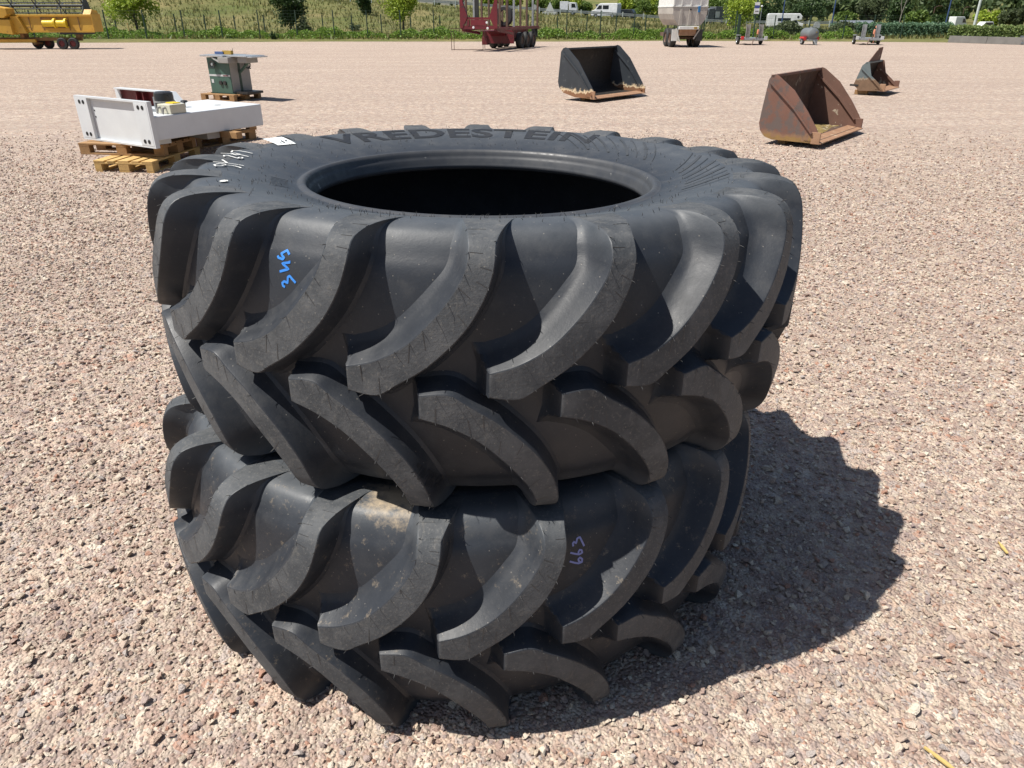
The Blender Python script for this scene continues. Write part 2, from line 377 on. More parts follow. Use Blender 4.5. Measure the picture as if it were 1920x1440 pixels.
def gravel_points():
    P = []; S = []
    def lay(dens0, s0, sig, smax, y1, grow):
        y = .55
        while y < y1:
            dy = min(.25, y1-y); g = 1+grow*max(0, y-1.6); sm = s0*g
            dens = dens0/g**2.05
            if y > y1*.6: dens *= (y1-y)/(y1*.4)
            half = .76*(y+dy)+.55; n = int(dens*dy*2*half)
            x = rng.uniform(-half, half, n); yy = rng.uniform(y, y+dy, n)
            P.append(np.stack([x, yy], 1)); S.append(np.clip(sm*np.exp(rng.normal(0, sig, n)), sm*.5, smax)); y += dy
    lay(3300, .0054, .48, .014, 9, .14)
    lay(1150, .0092, .38, .022, 13.5, .045)
    lay(120, .0165, .22, .030, 12.5, .0)
    P, S = np.concatenate(P), np.concatenate(S)
    x, y = P[:, 0], P[:, 1]     # looser, sandier patches
    f = np.sin(x*2.1+1.3*np.sin(y*1.7))+np.sin(y*2.6+x*.9+.7)+.7*np.sin(x*5.3-y*4.1)+.5*np.sin(x*9.1+y*7.7)
    k = ~((f > .9) & (S < .009) & (rng.random(len(S)) < .55)); return P[k], S[k]
GP, GS = gravel_points()
me = bpy.data.meshes.new('gravel'); me.vertices.add(len(GP))
co = np.zeros((len(GP), 3), np.float32); co[:, :2] = GP; co[:, 2] = GS*rng.uniform(-.05, .6, len(GP))
me.vertices.foreach_set('co', co.ravel())
a = me.attributes.new('scl', 'FLOAT', 'POINT'); a.data.foreach_set('value', GS.astype(np.float32))
a = me.attributes.new('rot', 'FLOAT_VECTOR', 'POINT')
rot = np.stack([rng.normal(0, .38, len(GP)), rng.normal(0, .38, len(GP)), rng.uniform(0, 6.28, len(GP))], 1).astype(np.float32)
a.data.foreach_set('vector', rot.ravel())
a = me.attributes.new('idx', 'INT', 'POINT'); a.data.foreach_set('value', rng.integers(0, 12, len(GP)).astype(np.int32))
gravel = link('gravel', me); tag(gravel, 'loose pinkish beige crushed stone gravel covering the yard', 'gravel', kind='stuff')
ng = bpy.data.node_groups.new('gravel_scatter', 'GeometryNodeTree')
ng.interface.new_socket('Geometry', in_out='INPUT', socket_type='NodeSocketGeometry')
ng.interface.new_socket('Geometry', in_out='OUTPUT', socket_type='NodeSocketGeometry')
gi = ng.nodes.new('NodeGroupInput'); go = ng.nodes.new('NodeGroupOutput')
m2p = ng.nodes.new('GeometryNodeMeshToPoints'); iop = ng.nodes.new('GeometryNodeInstanceOnPoints')
ci = ng.nodes.new('GeometryNodeCollectionInfo'); ci.inputs['Collection'].default_value = stone_col
ci.inputs['Separate Children'].default_value = True; ci.inputs['Reset Children'].default_value = True
def attr(name, t):
    n = ng.nodes.new('GeometryNodeInputNamedAttribute'); n.data_type = t; n.inputs['Name'].default_value = name
    return [o for o in n.outputs if o.enabled and o.name == 'Attribute'][0]
L = ng.links.new
L(gi.outputs[0], m2p.inputs['Mesh']); L(m2p.outputs[0], iop.inputs['Points']); L(ci.outputs[0], iop.inputs['Instance'])
iop.inputs['Pick Instance'].default_value = True
L(attr('idx', 'INT'), iop.inputs['Instance Index']); L(attr('rot', 'FLOAT_VECTOR'), iop.inputs['Rotation']); L(attr('scl', 'FLOAT'), iop.inputs['Scale'])
L(iop.outputs[0], go.inputs[0])
md = gravel.modifiers.new('scatter', 'NODES'); md.node_group = ng

# ------------------------------------------------------------------ tractor tyres
ENV = np.array([(1.030, 0), (1.029, .08), (1.025, .16), (1.017, .23), (1.008, .28), (.997, .310), (.978, .334), (.950, .347), (.91, .353), (.86, .352), (.80, .345)])
VAL = np.array([(.963, 0), (.961, .08), (.954, .16), (.941, .225), (.930, .262), (.914, .288), (.897, .316), (.879, .335), (.857, .3435), (.83, .3455), (.80, .345)])
NT = 120
def resample(P):
    # parameter shared by index; smooth by Catmull-Rom
    n = len(P); t = np.linspace(0, n-1, NT); out = np.zeros((NT, 2))
    for j, tt in enumerate(t):
        i = min(int(tt), n-2); f = tt-i
        p0, p1, p2, p3 = P[max(i-1, 0)], P[i], P[i+1], P[min(i+2, n-1)]
        if i == 0: p0 = np.array([p2[0], -p2[1]])
        out[j] = .5*((2*p1)+(-p0+p2)*f+(2*p0-5*p1+4*p2-p3)*f*f+(-p0+3*p1-3*p2+p3)*f**3)
    return out
ENVS, VALS = resample(ENV), resample(VAL)
TT = np.linspace(0, 1, NT)
def env(t): return np.interp(t, TT, ENVS[:, 0]), np.interp(t, TT, ENVS[:, 1])
def val(t): return np.interp(t, TT, VALS[:, 0]), np.interp(t, TT, VALS[:, 1])
ZMONO = np.maximum.accumulate(ENVS[:, 1]+TT*1e-5)
def t_of_z(z): return np.interp(z, ZMONO, TT)
SIDE = [(.80, .345), (.76, .337), (.72, .327), (.68, .3165), (.645, .307), (.620, .3005), (.600, .296), (.588, .2935), (.580, .2965), (.5715, .299), (.564, .297), (.559, .288), (.5565, .279), (.555, .274), (.552, .270), (.549, .264), (.546, .252), (.543, .244), (.541, .238), (.546, .228), (.56, .222), (.62, .262), (.72, .300), (.82, .296), (.89, .25), (.925, .17), (.94, .08), (.945, 0)]

LEFT = [(0, .058), (3.5, .076), (7.1, .111), (9.9, .156), (12.5, .209), (14.5, .262), (15.3, .300), (15.5, .330)]
RIGHT = [(0, .000), (3.7, -.006), (6.4, .023), (10.6, .075), (14.8, .151), (17.3, .223), (18.5, .285), (18.8, .330)]
def lug_edges(nu):
    def smooth(P):
        P = np.array(P, float); n = len(P); t = np.linspace(0, n-1, nu); o = np.zeros((nu, 2))
        for j, tt in enumerate(t):
            i = min(int(tt), n-2); f = tt-i
            p0, p1, p2, p3 = P[max(i-1, 0)], P[i], P[i+1], P[min(i+2, n-1)]
            o[j] = .5*((2*p1)+(-p0+p2)*f+(2*p0-5*p1+4*p2-p3)*f*f+(-p0+3*p1-3*p2+p3)*f**3)
        return o
    L_, R_ = smooth(LEFT), smooth(RIGHT)
    # (theta deg, t) with extension over the shoulder
    def tz(P):
        z = P[:, 1]; return np.stack([P[:, 0], np.where(z >= 0, t_of_z(np.abs(z)), -t_of_z(np.abs(z)))], 1)
    L_, R_ = tz(L_), tz(R_)
    ne = 9; k = np.linspace(0, 1, ne+1)[1:]
    tl, tr = L_[-1, 1], R_[-1, 1]
    Le = np.stack([15.5-1.6*k**1.6, tl+(1.0-tl)*k], 1); Re = np.stack([18.8+3.6*k**1.5, tr+(1.0-tr)*k], 1)
    return np.concatenate([L_, Le]), np.concatenate([R_, Re])

def lug_mesh(sign):
    nu = 36
    Le, Re = lug_edges(nu)
    n = len(Le); DEG = R(1)*1.02
    # local metric: theta -> metres on r 1.02, t -> arc length on ENV
    seg = np.hypot(*np.diff(ENVS, axis=0).T); arc = np.concatenate([[0], np.cumsum(seg)])
    t2a = lambda t: np.sign(t)*np.interp(np.abs(t), TT, arc)
    a2t = lambda a: np.sign(a)*np.interp(np.abs(a), arc, TT)
    Lm = np.stack([Le[:, 0]*DEG, t2a(Le[:, 1])], 1); Rm = np.stack([Re[:, 0]*DEG, t2a(Re[:, 1])], 1)
    def normals(P, s):
        d = np.gradient(P, axis=0); d /= np.linalg.norm(d, axis=1)[:, None]; nn = np.stack([-d[:, 1], d[:, 0]], 1)*s
        for _ in range(4):
            nn[1:-1] = (nn[:-2]+2*nn[1:-1]+nn[2:]); nn /= np.linalg.norm(nn, axis=1)[:, None]
        return nn
    nL, nR = normals(Lm, 1), normals(Rm, -1)
    # columns: (edge, offset outward m, height)
    cols = [('L', .060, -.05), ('L', .049, .0), ('L', .036, .065), ('L', .0255, .20), ('L', .0145, .50), ('L', .0030, .93), ('L', .0008, .982), ('L', -.0014, 1.0),
            ('M', .18, 1.0), ('M', .4, 1.0), ('M', .6, 1.0), ('M', .82, 1.0),
            ('R', -.0014, 1.0), ('R', .0008, .982), ('R', .0026, .93), ('R', .008, .62), ('R', .014, .30), ('R', .020, .10), ('R', .029, .0), ('R', .038, -.06)]
    rows = []
    heads = [(.040, -.06), (.030, .0), (.022, .10), (.015, .32), (.008, .64), (.0025, .93), (.0004, .985)]   # nose wall rows
    tl = Lm[1]-Lm[0]; tl = tl/np.linalg.norm(tl)
    for off, h in heads: rows.append((0, off, h))
    for i in range(n): rows.append((i, 0 if i else -.003, 1.0))
    tail0 = n-9
    V = []
    for (i, off, hr) in rows:
        # widen foot less where lug fades on the sidewall
        fade = 1.0 if i < tail0 else max(.25, 1-(i-tail0+1)/9*.8)
        for kind, o, hc in cols:
            if kind == 'L': p = Lm[i]+nL[i]*o*(fade if o > 0 else 1)
            elif kind == 'R': p = Rm[i]+nR[i]*o*(fade if o > 0 else 1)
            else: p = Lm[i]*(1-o)+Rm[i]*o
            p = p+np.array([-1.0, 0.0])*off
            h = min(hr, hc)
            th, t = p[0]/DEG, float(a2t(p[1]))
            at = min(abs(t), 1.0)
            re, ze = env(at); rv, zv = val(at)
            hh = h if h >= 0 else h*1.0
            r = rv+(re-rv)*hh; z = zv+(ze-zv)*hh
            if at > .985 and h < 0: r -= .004; z -= .004
            if h < 0: r -= .003
            z = z*(1 if t >= 0 else -1)
            V.append((r*cos(R(th)), r*sin(R(th)), z*sign))
    nc = len(cols); nr = len(rows); F = []
    for a_ in range(nr-1):
        for b in range(nc-1):
            q = (a_*nc+b, a_*nc+b+1, (a_+1)*nc+b+1, (a_+1)*nc+b)
            F.append(q if sign < 0 else q[::-1])
    me = np_mesh('tread_lug', V, F); me.shade_smooth(); me.set_sharp_from_angle(angle=R(26))
    return me, np.array(V), F

def casing_mesh():
    prof = [tuple(p) for p in VALS[::3]]
    if prof[-1] != tuple(VALS[-1]): prof.append(tuple(VALS[-1]))
    up = prof+SIDE[1:]
    loop = up+[(r, -z) for r, z in reversed(up[1:-1])]
    nt_, m = 200, len(loop); A = np.array(loop); th = np.linspace(0, 2*pi, nt_, endpoint=False)
    V = np.stack([np.outer(np.cos(th), A[:, 0]), np.outer(np.sin(th), A[:, 0]), np.tile(A[:, 1], (nt_, 1))], 2).reshape(-1, 3)
    i, j = np.meshgrid(np.arange(nt_), np.arange(m), indexing='ij')
    a = i*m+j; b = ((i+1) % nt_)*m+j; c = ((i+1) % nt_)*m+(j+1) % m; d = i*m+(j+1) % m
    F = np.stack([a, b, c, d], 2).reshape(-1, 4)
    me = np_mesh('casing', V, F); me.shade_smooth()
    fr = np.array([np.hypot(V[f, 0], V[f, 1]).mean() for f in F]); 
    return me, V, F, fr
CAS_ME, CAS_V, CAS_F, CAS_R = casing_mesh()
LUG_T, LUG_TV, LUG_TF = lug_mesh(1); LUG_B, LUG_BV, LUG_BF = lug_mesh(-1)

def rotz(V, a):
    c, s = cos(a), sin(a); return np.stack([V[:, 0]*c-V[:, 1]*s, V[:, 0]*s+V[:, 1]*c, V[:, 2]], 1)

def side_z(r):
    P = SIDE[:7]
    rs = [p[0] for p in P][::-1]; zs = [p[1] for p in P][::-1]
    o = np.interp(r, rs, zs)
    return o

def ribbon(pts, nrm, wd, lift=.0015):
    """flat painted stroke following points, with thickness"""
    mb = MB(); P = [Vector(p) for p in pts]; Nn = [Vector(n).normalized() for n in nrm]
    L0, R0 = [], []
    for i in range(len(P)):
        d = (P[min(i+1, len(P)-1)]-P[max(i-1, 0)]).normalized(); x = d.cross(Nn[i]).normalized()
        L0.append(P[i]+x*wd/2+Nn[i]*lift); R0.append(P[i]-x*wd/2+Nn[i]*lift)
    n = len(P); vs = L0+R0; mb.add(vs, [(i, i+1, n+i+1, n+i) for i in range(n-1)]); return mb

def densify(pts, step):
    out = [np.array(pts[0], float)]
    for a_, b in zip(pts[:-1], pts[1:]):
        a_, b = np.array(a_, float), np.array(b, float); k = max(1, int(np.ceil(np.linalg.norm(b-a_)/step)))
        for i in range(1, k+1): out.append(a_+(b-a_)*i/k)
    return out

def make_tyre(loc, rot, phase_t, phase_b, rub, label, seed):
    root = empty('tractor_tyre', loc, label=label, cat='tyre', group='stacked tractor tyres', rot=rot)
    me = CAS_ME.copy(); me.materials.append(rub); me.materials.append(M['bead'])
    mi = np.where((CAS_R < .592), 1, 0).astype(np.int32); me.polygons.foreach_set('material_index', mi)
    link('casing', me, None, root)
    lt, lb = LUG_T.copy(), LUG_B.copy()
    for q_ in (lt, lb):
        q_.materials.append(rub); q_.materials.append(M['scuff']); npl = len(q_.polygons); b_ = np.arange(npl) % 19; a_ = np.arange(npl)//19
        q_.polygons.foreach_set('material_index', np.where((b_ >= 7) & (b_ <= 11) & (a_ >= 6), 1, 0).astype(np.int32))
    Vs, Fs, base = [CAS_V], [CAS_F], len(CAS_V)
    for k in range(20):
        for m_, VV, FF, ph in ((lt, LUG_TV, LUG_TF, phase_t), (lb, LUG_BV, LUG_BF, phase_b)):
            o = bpy.data.objects.new('tread_lug', m_); C.objects.link(o); o.parent = root
            ang = R(ph+18*k); o.rotation_euler = (0, 0, ang)
            Vs.append(rotz(VV, ang)); Fs.append(np.array(FF)+base); base += len(VV)
    AV = np.concatenate(Vs); AF = np.concatenate(Fs)
    bvh = BVHTree.FromPolygons(AV.tolist(), AF.tolist())
    def hit(thdeg, z):
        d = Vector((-cos(R(thdeg)), -sin(R(thdeg)), 0)); o = Vector((0, 0, z))-d*1.3
        p, nn, _, _ = bvh.ray_cast(o, d)
        if nn.dot(d) > 0: nn = -nn
        return p, nn
    # rubber whiskers and fine mould lines
    r = np.random.default_rng(seed); WV, WF = [], []
    def whisk(p, d, Ln, rad=.0010):
        d = d/np.linalg.norm(d); u = np.cross(d, [0.3, .5, .8]); u /= np.linalg.norm(u); v = np.cross(d, u); b = len(WV)
        bend = p+d*Ln*.55; tip = p+d*Ln+u*Ln*r.uniform(-.35, .35)+v*Ln*r.uniform(-.35, .35)
        for q, rr in ((p, rad), (bend, rad*.9)):
            for k in range(3): WV.append(q+(u*cos(2.094*k)+v*sin(2.094*k))*rr)
        WV.append(tip)
        for k in range(3):
            WF.append((b+k, b+(k+1) % 3, b+3+(k+1) % 3)); WF.append((b+k, b+3+(k+1) % 3, b+3+k)); WF.append((b+3+k, b+3+(k+1) % 3, b+6))
    def strip(p, q, nn, wd=.0018, lift=.0008):
        x = np.cross(q-p, nn); x /= np.linalg.norm(x); b = len(WV)
        for s in (p+x*wd/2, p-x*wd/2, q-x*wd/2, q+x*wd/2): WV.append(s+nn*lift)
        WF.append((b, b+1, b+2)); WF.append((b, b+2, b+3))
    nc = 20
    for VV, ph in ((LUG_TV, phase_t), (LUG_BV, phase_b)):
        G = VV.reshape(-1, nc, 3)
        for k in range(20):
            ang = R(ph+18*k)
            mid = np.degrees(ang)+9
            for i in range(10, G.shape[0]-4, 3):
                A_ = rotz(G[i, [7, 12]], ang); c = A_.mean(0)
                nn = np.array([c[0], c[1], c[2]*.15]); nn /= np.linalg.norm(nn)
                for s, e in ((0, 1), (1, -1)):
                    if r.random() < .8:
                        dr = nn+r.normal(0, .35, 3)+np.array([0, 0, -.25]); whisk(A_[s], dr, r.uniform(.009, .018))
                if r.random() < .6:
                    m0 = A_[0]*(1-.04)+A_[1]*.04; m1 = A_[0]*.45+A_[1]*.55
                    if r.random() < .5: m0, m1 = A_[0]*.5+A_[1]*.5, A_[0]*.04+A_[1]*.96
                    mm = (m0+m1)/2
                    strip(m0, m1, nn)
    for k in range(420):
        th = r.uniform(0, 2*pi); rr = r.uniform(.60, .86); z = side_z(rr) if rr < .80 else .348
        whisk(np.array([rr*cos(th), rr*sin(th), z-.001]), np.array([r.normal(0, .4), r.normal(0, .4), 1]), r.uniform(.008, .016), .0009)
    wm = np_mesh('vent_whiskers', WV, WF); wo = link('vent_whiskers', wm, M['whisker'], root); tag(wo, kind='stuff')
    return root, hit

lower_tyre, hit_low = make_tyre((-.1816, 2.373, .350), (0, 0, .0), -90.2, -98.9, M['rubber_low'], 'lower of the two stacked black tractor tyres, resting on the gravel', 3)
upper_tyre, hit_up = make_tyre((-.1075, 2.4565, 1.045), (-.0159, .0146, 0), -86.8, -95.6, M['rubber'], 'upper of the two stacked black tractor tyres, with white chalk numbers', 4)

# raised brand lettering and size mark
def text_mesh(s, size=1.0, off=.0, ext=.0):
    cu = bpy.data.curves.new('txt', 'FONT'); cu.body = s; cu.size = size; cu.offset = off; cu.extrude = ext; cu.resolution_u = 3
    o = bpy.data.objects.new('txt', cu); C.objects.link(o); dg = bpy.context.evaluated_depsgraph_get()
    me = bpy.data.meshes.new_from_object(o.evaluated_get(dg)); bpy.data.objects.remove(o); return me
def subdivide(me, cuts=2):
    bm = bmesh.new(); bm.from_mesh(me); bmesh.ops.triangulate(bm, faces=bm.faces)
    bmesh.ops.subdivide_edges(bm, edges=bm.edges, cuts=cuts); bm.to_mesh(me); bm.free()
def side_text(s, th0, th1, r0, r1, parent, name, matl, off=.0, lift=.0015):
    me = text_mesh(s, 1.0, off); subdivide(me, 3)
    V = np.array([v.co[:] for v in me.vertices]); x0, x1 = V[:, 0].min(), V[:, 0].max(); y0, y1 = V[:, 1].min(), V[:, 1].max()
    th = np.radians(th0+(th1-th0)*(V[:, 0]-x0)/(x1-x0)); r = r0+(r1-r0)*(V[:, 1]-y0)/(y1-y0)
    z = np.array([side_z(a) if a < .80 else np.interp(a, ENVS[::-1, 0], ENVS[::-1, 1]) for a in r])+lift
    W = np.stack([r*np.cos(th), r*np.sin(th), z], 1)
    for v, p in zip(me.vertices, W): v.co = p
    me.update(); return link(name, me, matl, parent)
side_text('VREDESTEIN', 143, 55, .712, .812, upper_tyre, 'brand_lettering', M['letter'], .022)
for th0 in (-30, 20):   # moulded hatch ornament beside the bead
    mb = MB()
    for k in range(9):
        t = R(th0+k*4.2)
        P = [(q*cos(t+(q-.63)*1.6), q*sin(t+(q-.63)*1.6), side_z(q)+.001) for q in np.linspace(.66, .79, 8)]
        rb = ribbon(P, [(0, 0, 1)]*8, .004+.006*(k % 2)); mb.add(rb.v, rb.f)
    mb.build('moulded_ornament', M['ornament'], upper_tyre)
for t0 in (193, 236, 250):
    mb = MB()
    for k in range(7):
        t = R(t0+k*1.9); P = [(q*cos(t), q*sin(t), side_z(q)+.001) for q in np.linspace(.615, .665, 5)]
        rb = ribbon(P, [(0, 0, 1)]*5, .007); mb.add(rb.v, rb.f)
    mb.build('moulded_ornament', M['ornament'], upper_tyre)
# chalk
CHALK = [[(-0.8315, 0.0482), (-0.8369, 0.0776), (-0.8226, 0.0895), (-0.7943, 0.0867), (-0.774, 0.0856)], [(-0.8526, 0.0108), (-0.829, 0.0222), (-0.811, 0.0217), (-0.7924, 0.0302), (-0.7693, 0.0301)], [(-0.8235, 0.0271), (-0.8182, 0.0432), (-0.7974, 0.0346), (-0.8048, 0.0138), (-0.8235, 0.0271)], [(-0.8261, -0.0321), (-0.8335, -0.0159), (-0.8213, -0.0105), (-0.7955, -0.0244), (-0.7846, -0.0262), (-0.7762, -0.0145), (-0.78, 0.0027), (-0.7873, -0.0072), (-0.7858, -0.0278)], [(-0.8131, -0.0888), (-0.7843, -0.1278)], [(-0.8224, -0.1408), (-0.7938, -0.1339), (-0.7693, -0.1229), (-0.7383, -0.1132)], [(-0.7778, -0.1558), (-0.7978, -0.1555), (-0.8031, -0.1844), (-0.7922, -0.2031), (-0.7805, -0.1853), (-0.777, -0.1583), (-0.7574, -0.1482), (-0.7401, -0.1505), (-0.7332, -0.1565)]]
def top_z(r): return side_z(r) if r < .80 else float(np.interp(r, ENVS[::-1, 0][:80], ENVS[::-1, 1][:80]))
for s in CHALK:
    D = densify(s, .008); P = [(p[0], p[1], top_z(math.hypot(*p))) for p in D]
    ribbon(P, [(0, 0, 1)]*len(P), .0058, .0045).build('chalk_stroke', M['chalk'], upper_tyre)
n = 14; cx, cy = -0.6909, -0.4209; mb = MB()
mb.add([(cx+.011*cos(6.283*i/n), cy+.014*sin(6.283*i/n), top_z(math.hypot(cx, cy))+.0035) for i in range(n)], [tuple(range(n))])
mb.build('white_dot', M['chalk'], upper_tyre)
# paper label
q = [(-0.8225, 0.353), (-0.769, 0.4201), (-0.6953, 0.341), (-0.7419, 0.2732)]
G = []
for i in range(7):
    for j in range(4):
        u, v = i/6, j/3
        a_ = np.array(q[0])*(1-v)+np.array(q[1])*v; b = np.array(q[3])*(1-v)+np.array(q[2])*v; p = a_*(1-u)+b*u
        G.append((p[0], p[1], top_z(math.hypot(*p))+.0025))
me = np_mesh('paper_label', G, [(i*4+j, i*4+j+1, (i+1)*4+j+1, (i+1)*4+j) for i in range(6) for j in range(3)])
lab = link('paper_label', me, M['paper'], upper_tyre); tag(lab, 'small white paper label stuck to the sidewall')
mb = MB()
for u0, u1, v in ((.55, .70, .75), (.62, .85, .5), (.8, .86, .3), (.45, .5, .6)):
    def LP(u, v):
        a_ = np.array(q[0])*(1-v)+np.array(q[1])*v; b = np.array(q[3])*(1-v)+np.array(q[2])*v; p = a_*(1-u)+b*u
        return (p[0], p[1], top_z(math.hypot(*p))+.0035)
    rb = ribbon([LP(u0, v), LP(u1, v)], [(0, 0, 1)]*2, .006); mb.add(rb.v, rb.f)
mb.build('print', M['ink'], lab)
# paint numbers on the tread valleys
S345 = [[(-115.974, 0.2642), (-116.546, 0.2722), (-117.449, 0.2637), (-117.164, 0.2591), (-116.838, 0.2563), (-117.031, 0.2523), (-117.871, 0.254), (-118.059, 0.258)], [(-115.851, 0.2514), (-115.762, 0.248), (-117.064, 0.2432), (-115.868, 0.2333), (-117.472, 0.224)], [(-114.549, 0.2054), (-115.628, 0.2184), (-115.947, 0.2149), (-115.968, 0.2019), (-116.552, 0.2042), (-116.917, 0.1995), (-116.767, 0.1934), (-116.4, 0.1915)]]
S663 = [[(-66.804, 0.2288), (-67.421, 0.256), (-67.905, 0.2545), (-68.183, 0.2423), (-68.53, 0.2482), (-68.752, 0.2446), (-68.705, 0.2362)], [(-69.287, 0.221), (-68.563, 0.2151), (-67.772, 0.2098), (-67.234, 0.212), (-67.318, 0.2199), (-67.659, 0.2224), (-67.856, 0.2176), (-67.94, 0.2115)], [(-69.492, 0.1975), (-68.714, 0.1903), (-67.978, 0.1849), (-67.39, 0.186), (-67.304, 0.1943), (-67.69, 0.2009), (-67.995, 0.1975), (-67.903, 0.1904), (-67.621, 0.1871)]]
def paint_number(S, zc, hit, parent, matl, wd):
    mb = MB()
    for s in S:
        D = densify([(a_*.017, z) for a_, z in s], .003); P, Nn = [], []
        for a_, z in D:
            p, nn = hit(a_/.017, z); P.append(p); Nn.append(nn)
        rb = ribbon(P, Nn, wd, .0012); mb.add(rb.v, rb.f)
    return mb.build('painted_number', matl, parent)
paint_number(S345, 1.045, hit_up, upper_tyre, M['blue_paint'], .0058)
paint_number(S663, .350, hit_low, lower_tyre, M['violet_paint'], .0052)
# size mark moulded on a lug face
me = text_mesh('710/70R42', 1.0, .01); subdivide(me, 1)
V = np.array([v.co[:] for v in me.vertices]); x0, x1 = V[:, 0].min(), V[:, 0].max(); y0, y1 = V[:, 1].min(), V[:, 1].max()
for v, p in zip(me.vertices, V):
    u = (p[0]-x0)/(x1-x0); k = (p[1]-y0)/(y1-y0)
    th = -97.3+3.0*u+.75*k; z = (.838-1.045)-.078*u+.010*k
    hp, nn = hit_up(th, z); v.co = hp+nn*.0012
me.update(); link('size_marking', me, M['letter'], upper_tyre)
# ------------------------------------------------------------------ vegetation helpers
def leaf_cloud(centers, size, r, up=.25):
    """one small diamond face per centre, random tilt"""
    n = len(centers); nrm = r.normal(size=(n, 3)); nrm[:, 2] += up; nrm /= np.linalg.norm(nrm, axis=1)[:, None]
    t = np.cross(nrm, r.normal(size=(n, 3))); t /= np.linalg.norm(t, axis=1)[:, None]; b = np.cross(nrm, t)
    s = (size*r.uniform(.6, 1.35, n))[:, None]
    V = np.stack([centers+t*s, centers+b*s*.55, centers-t*s, centers-b*s*.55], 1).reshape(-1, 3)
    return V, np.arange(4*n).reshape(-1, 4)
def crown_points(r, n, rx, rz, blobs, c):
    bc = r.normal(size=(blobs, 3)); bc /= np.linalg.norm(bc, axis=1)[:, None]; bc *= r.uniform(.25, .80, (blobs, 1))
    bc *= np.array([rx, rx, rz]); br = r.uniform(.26, .44, blobs)*min(rx, rz)*1.15
    k = r.integers(0, blobs, n); d = r.normal(size=(n, 3)); d /= np.linalg.norm(d, axis=1)[:, None]
    return bc[k]+d*(br[k]*r.uniform(.45, 1.08, n))[:, None]+np.array(c), bc+np.array(c)
def tree(name, label, loc, h, rx, trunk_h, matl, seed, nleaf=2600, leaf=.10, tr=.06, group=None, blobs=26, cat='tree', rzf=None, limbs=True, trunk_mat=None):
    r = np.random.default_rng(seed); root = empty(name, loc, label=label, cat=cat, group=group)
    rz_ = (h-trunk_h*.75)/2 if rzf is None else rzf; cz = h-rz_
    P, bc = crown_points(r, nleaf, rx, rz_, blobs, (0, 0, cz))
    P = P[P[:, 2] > trunk_h*.35]
    V, F = leaf_cloud(P, leaf, r); link('crown', np_mesh('crown', V, F), matl, root)
    mb = MB(); mb.path([(0, 0, -.05), (r.normal(0, .03), 0, trunk_h*.6), (r.normal(0, .06), r.normal(0, .06), cz)], [tr*1.25, tr, tr*.45], 8)
    if limbs:
        for b in bc[:10]: mb.tube((0, 0, trunk_h*.6+r.uniform(0, .5)*(cz-trunk_h*.6)), tuple(b), tr*.35, tr*.1, 5)
    mb.build('trunk', trunk_mat or M['bark'], root, smooth=True)
    return root
def bush(name, label, loc, rx, rz_, matl, seed, nleaf=900, leaf=.09, group=None, cat='bush', ry=None):
    r = np.random.default_rng(seed); root = empty(name, loc, label=label, cat=cat, group=group)
    P, bc = crown_points(r, nleaf, rx, rz_, 16, (0, 0, rz_*.85)); P = P[P[:, 2] > 0]
    if ry: P[:, 1] *= ry/rx
    V, F = leaf_cloud(P, leaf, r); link('foliage', np_mesh('foliage', V, F), matl, root)
    mb = MB()
    for b in bc[:7]: mb.tube((0, 0, -.03), tuple(b), .02, .008, 5)
    mb.build('stem', M['bark'], root); return root
def hedge(name, label, p0, p1, depth, z0, z1, matl, seed, dens=900, leaf=.075):
    r = np.random.default_rng(seed); p0, p1 = np.array(p0, float), np.array(p1, float); d = p1-p0; Ln = np.linalg.norm(d); ang = math.atan2(d[1], d[0])
    root = empty(name, (p0[0], p0[1], 0), ang, label=label, cat='hedge')
    n = int(dens*Ln); x = r.uniform(0, Ln, n); face = r.random(n)
    y = np.where(face < .55, r.normal(0, .05, n), r.uniform(0, depth, n)); z = np.where(face < .55, r.uniform(z0, z1, n), z1+r.normal(0, .05, n))
    bumpy = .06*np.sin(x*5.1+z*3)+.05*np.sin(x*11.7+z*9)
    V, F = leaf_cloud(np.stack([x, y-bumpy, z+bumpy*.6], 1), leaf, r, .4)
    link('foliage', np_mesh('foliage', V, F), matl, root)
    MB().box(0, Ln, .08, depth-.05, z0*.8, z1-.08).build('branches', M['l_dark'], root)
    return root

# ------------------------------------------------------------------ embankment, road, far land
TX = [-130, -80, -48, -34, -22, -13, -6, 4, 9.2, 14.4, 19, 25, 35, 150]
TZ = [10.5, 8.6, 6.4, 4.6, 3.05, 2.70, 2.24, 1.55, 1.26, 1.0, .68, .32, .10, .06]
def top_h(x): return np.interp(x, TX, TZ)
def ss(a, b, v):
    t = np.clip((v-a)/(b-a), 0, 1); return t*t*(3-2*t)
def edge_y(x): return np.interp(x, [-60, -27, -13, 3, 11, 18, 27, 30, 33, 60], [52, 54.4, 56.4, 56.4, 57.8, 57.4, 55.4, 54.6, 50.6, 46])
def bank_h(x, y):
    return .02+.10*ss(0, 3, y-edge_y(x))+(top_h(x)-.12)*ss(61.5, 100, y)+.14*np.sin(x*.7+y*.31)*ss(62, 70, y)*(1-ss(92, 98, y))
nx, ny = 180, 70
gx = np.linspace(-130, 150, nx); gyf = np.concatenate([np.linspace(0, 12, 22), np.linspace(13, 60, 34), np.linspace(66, 600, 14)])
V = []
for g in gyf:
    yy = edge_y(gx)+.15*np.sin(gx*1.9)+g if g == 0 else edge_y(gx)*(1-ss(0, 12, g))+56*ss(0, 12, g)+g
    zz = bank_h(gx, yy) if g > 0 else np.full(nx, .004)
    V.append(np.stack([gx, yy, zz], 1))
V = np.concatenate(V); i, j = np.meshgrid(np.arange(len(gyf)-1), np.arange(nx-1), indexing='ij')
F = np.stack([i*nx+j, i*nx+j+1, (i+1)*nx+j+1, (i+1)*nx+j], 2).reshape(-1, 4)
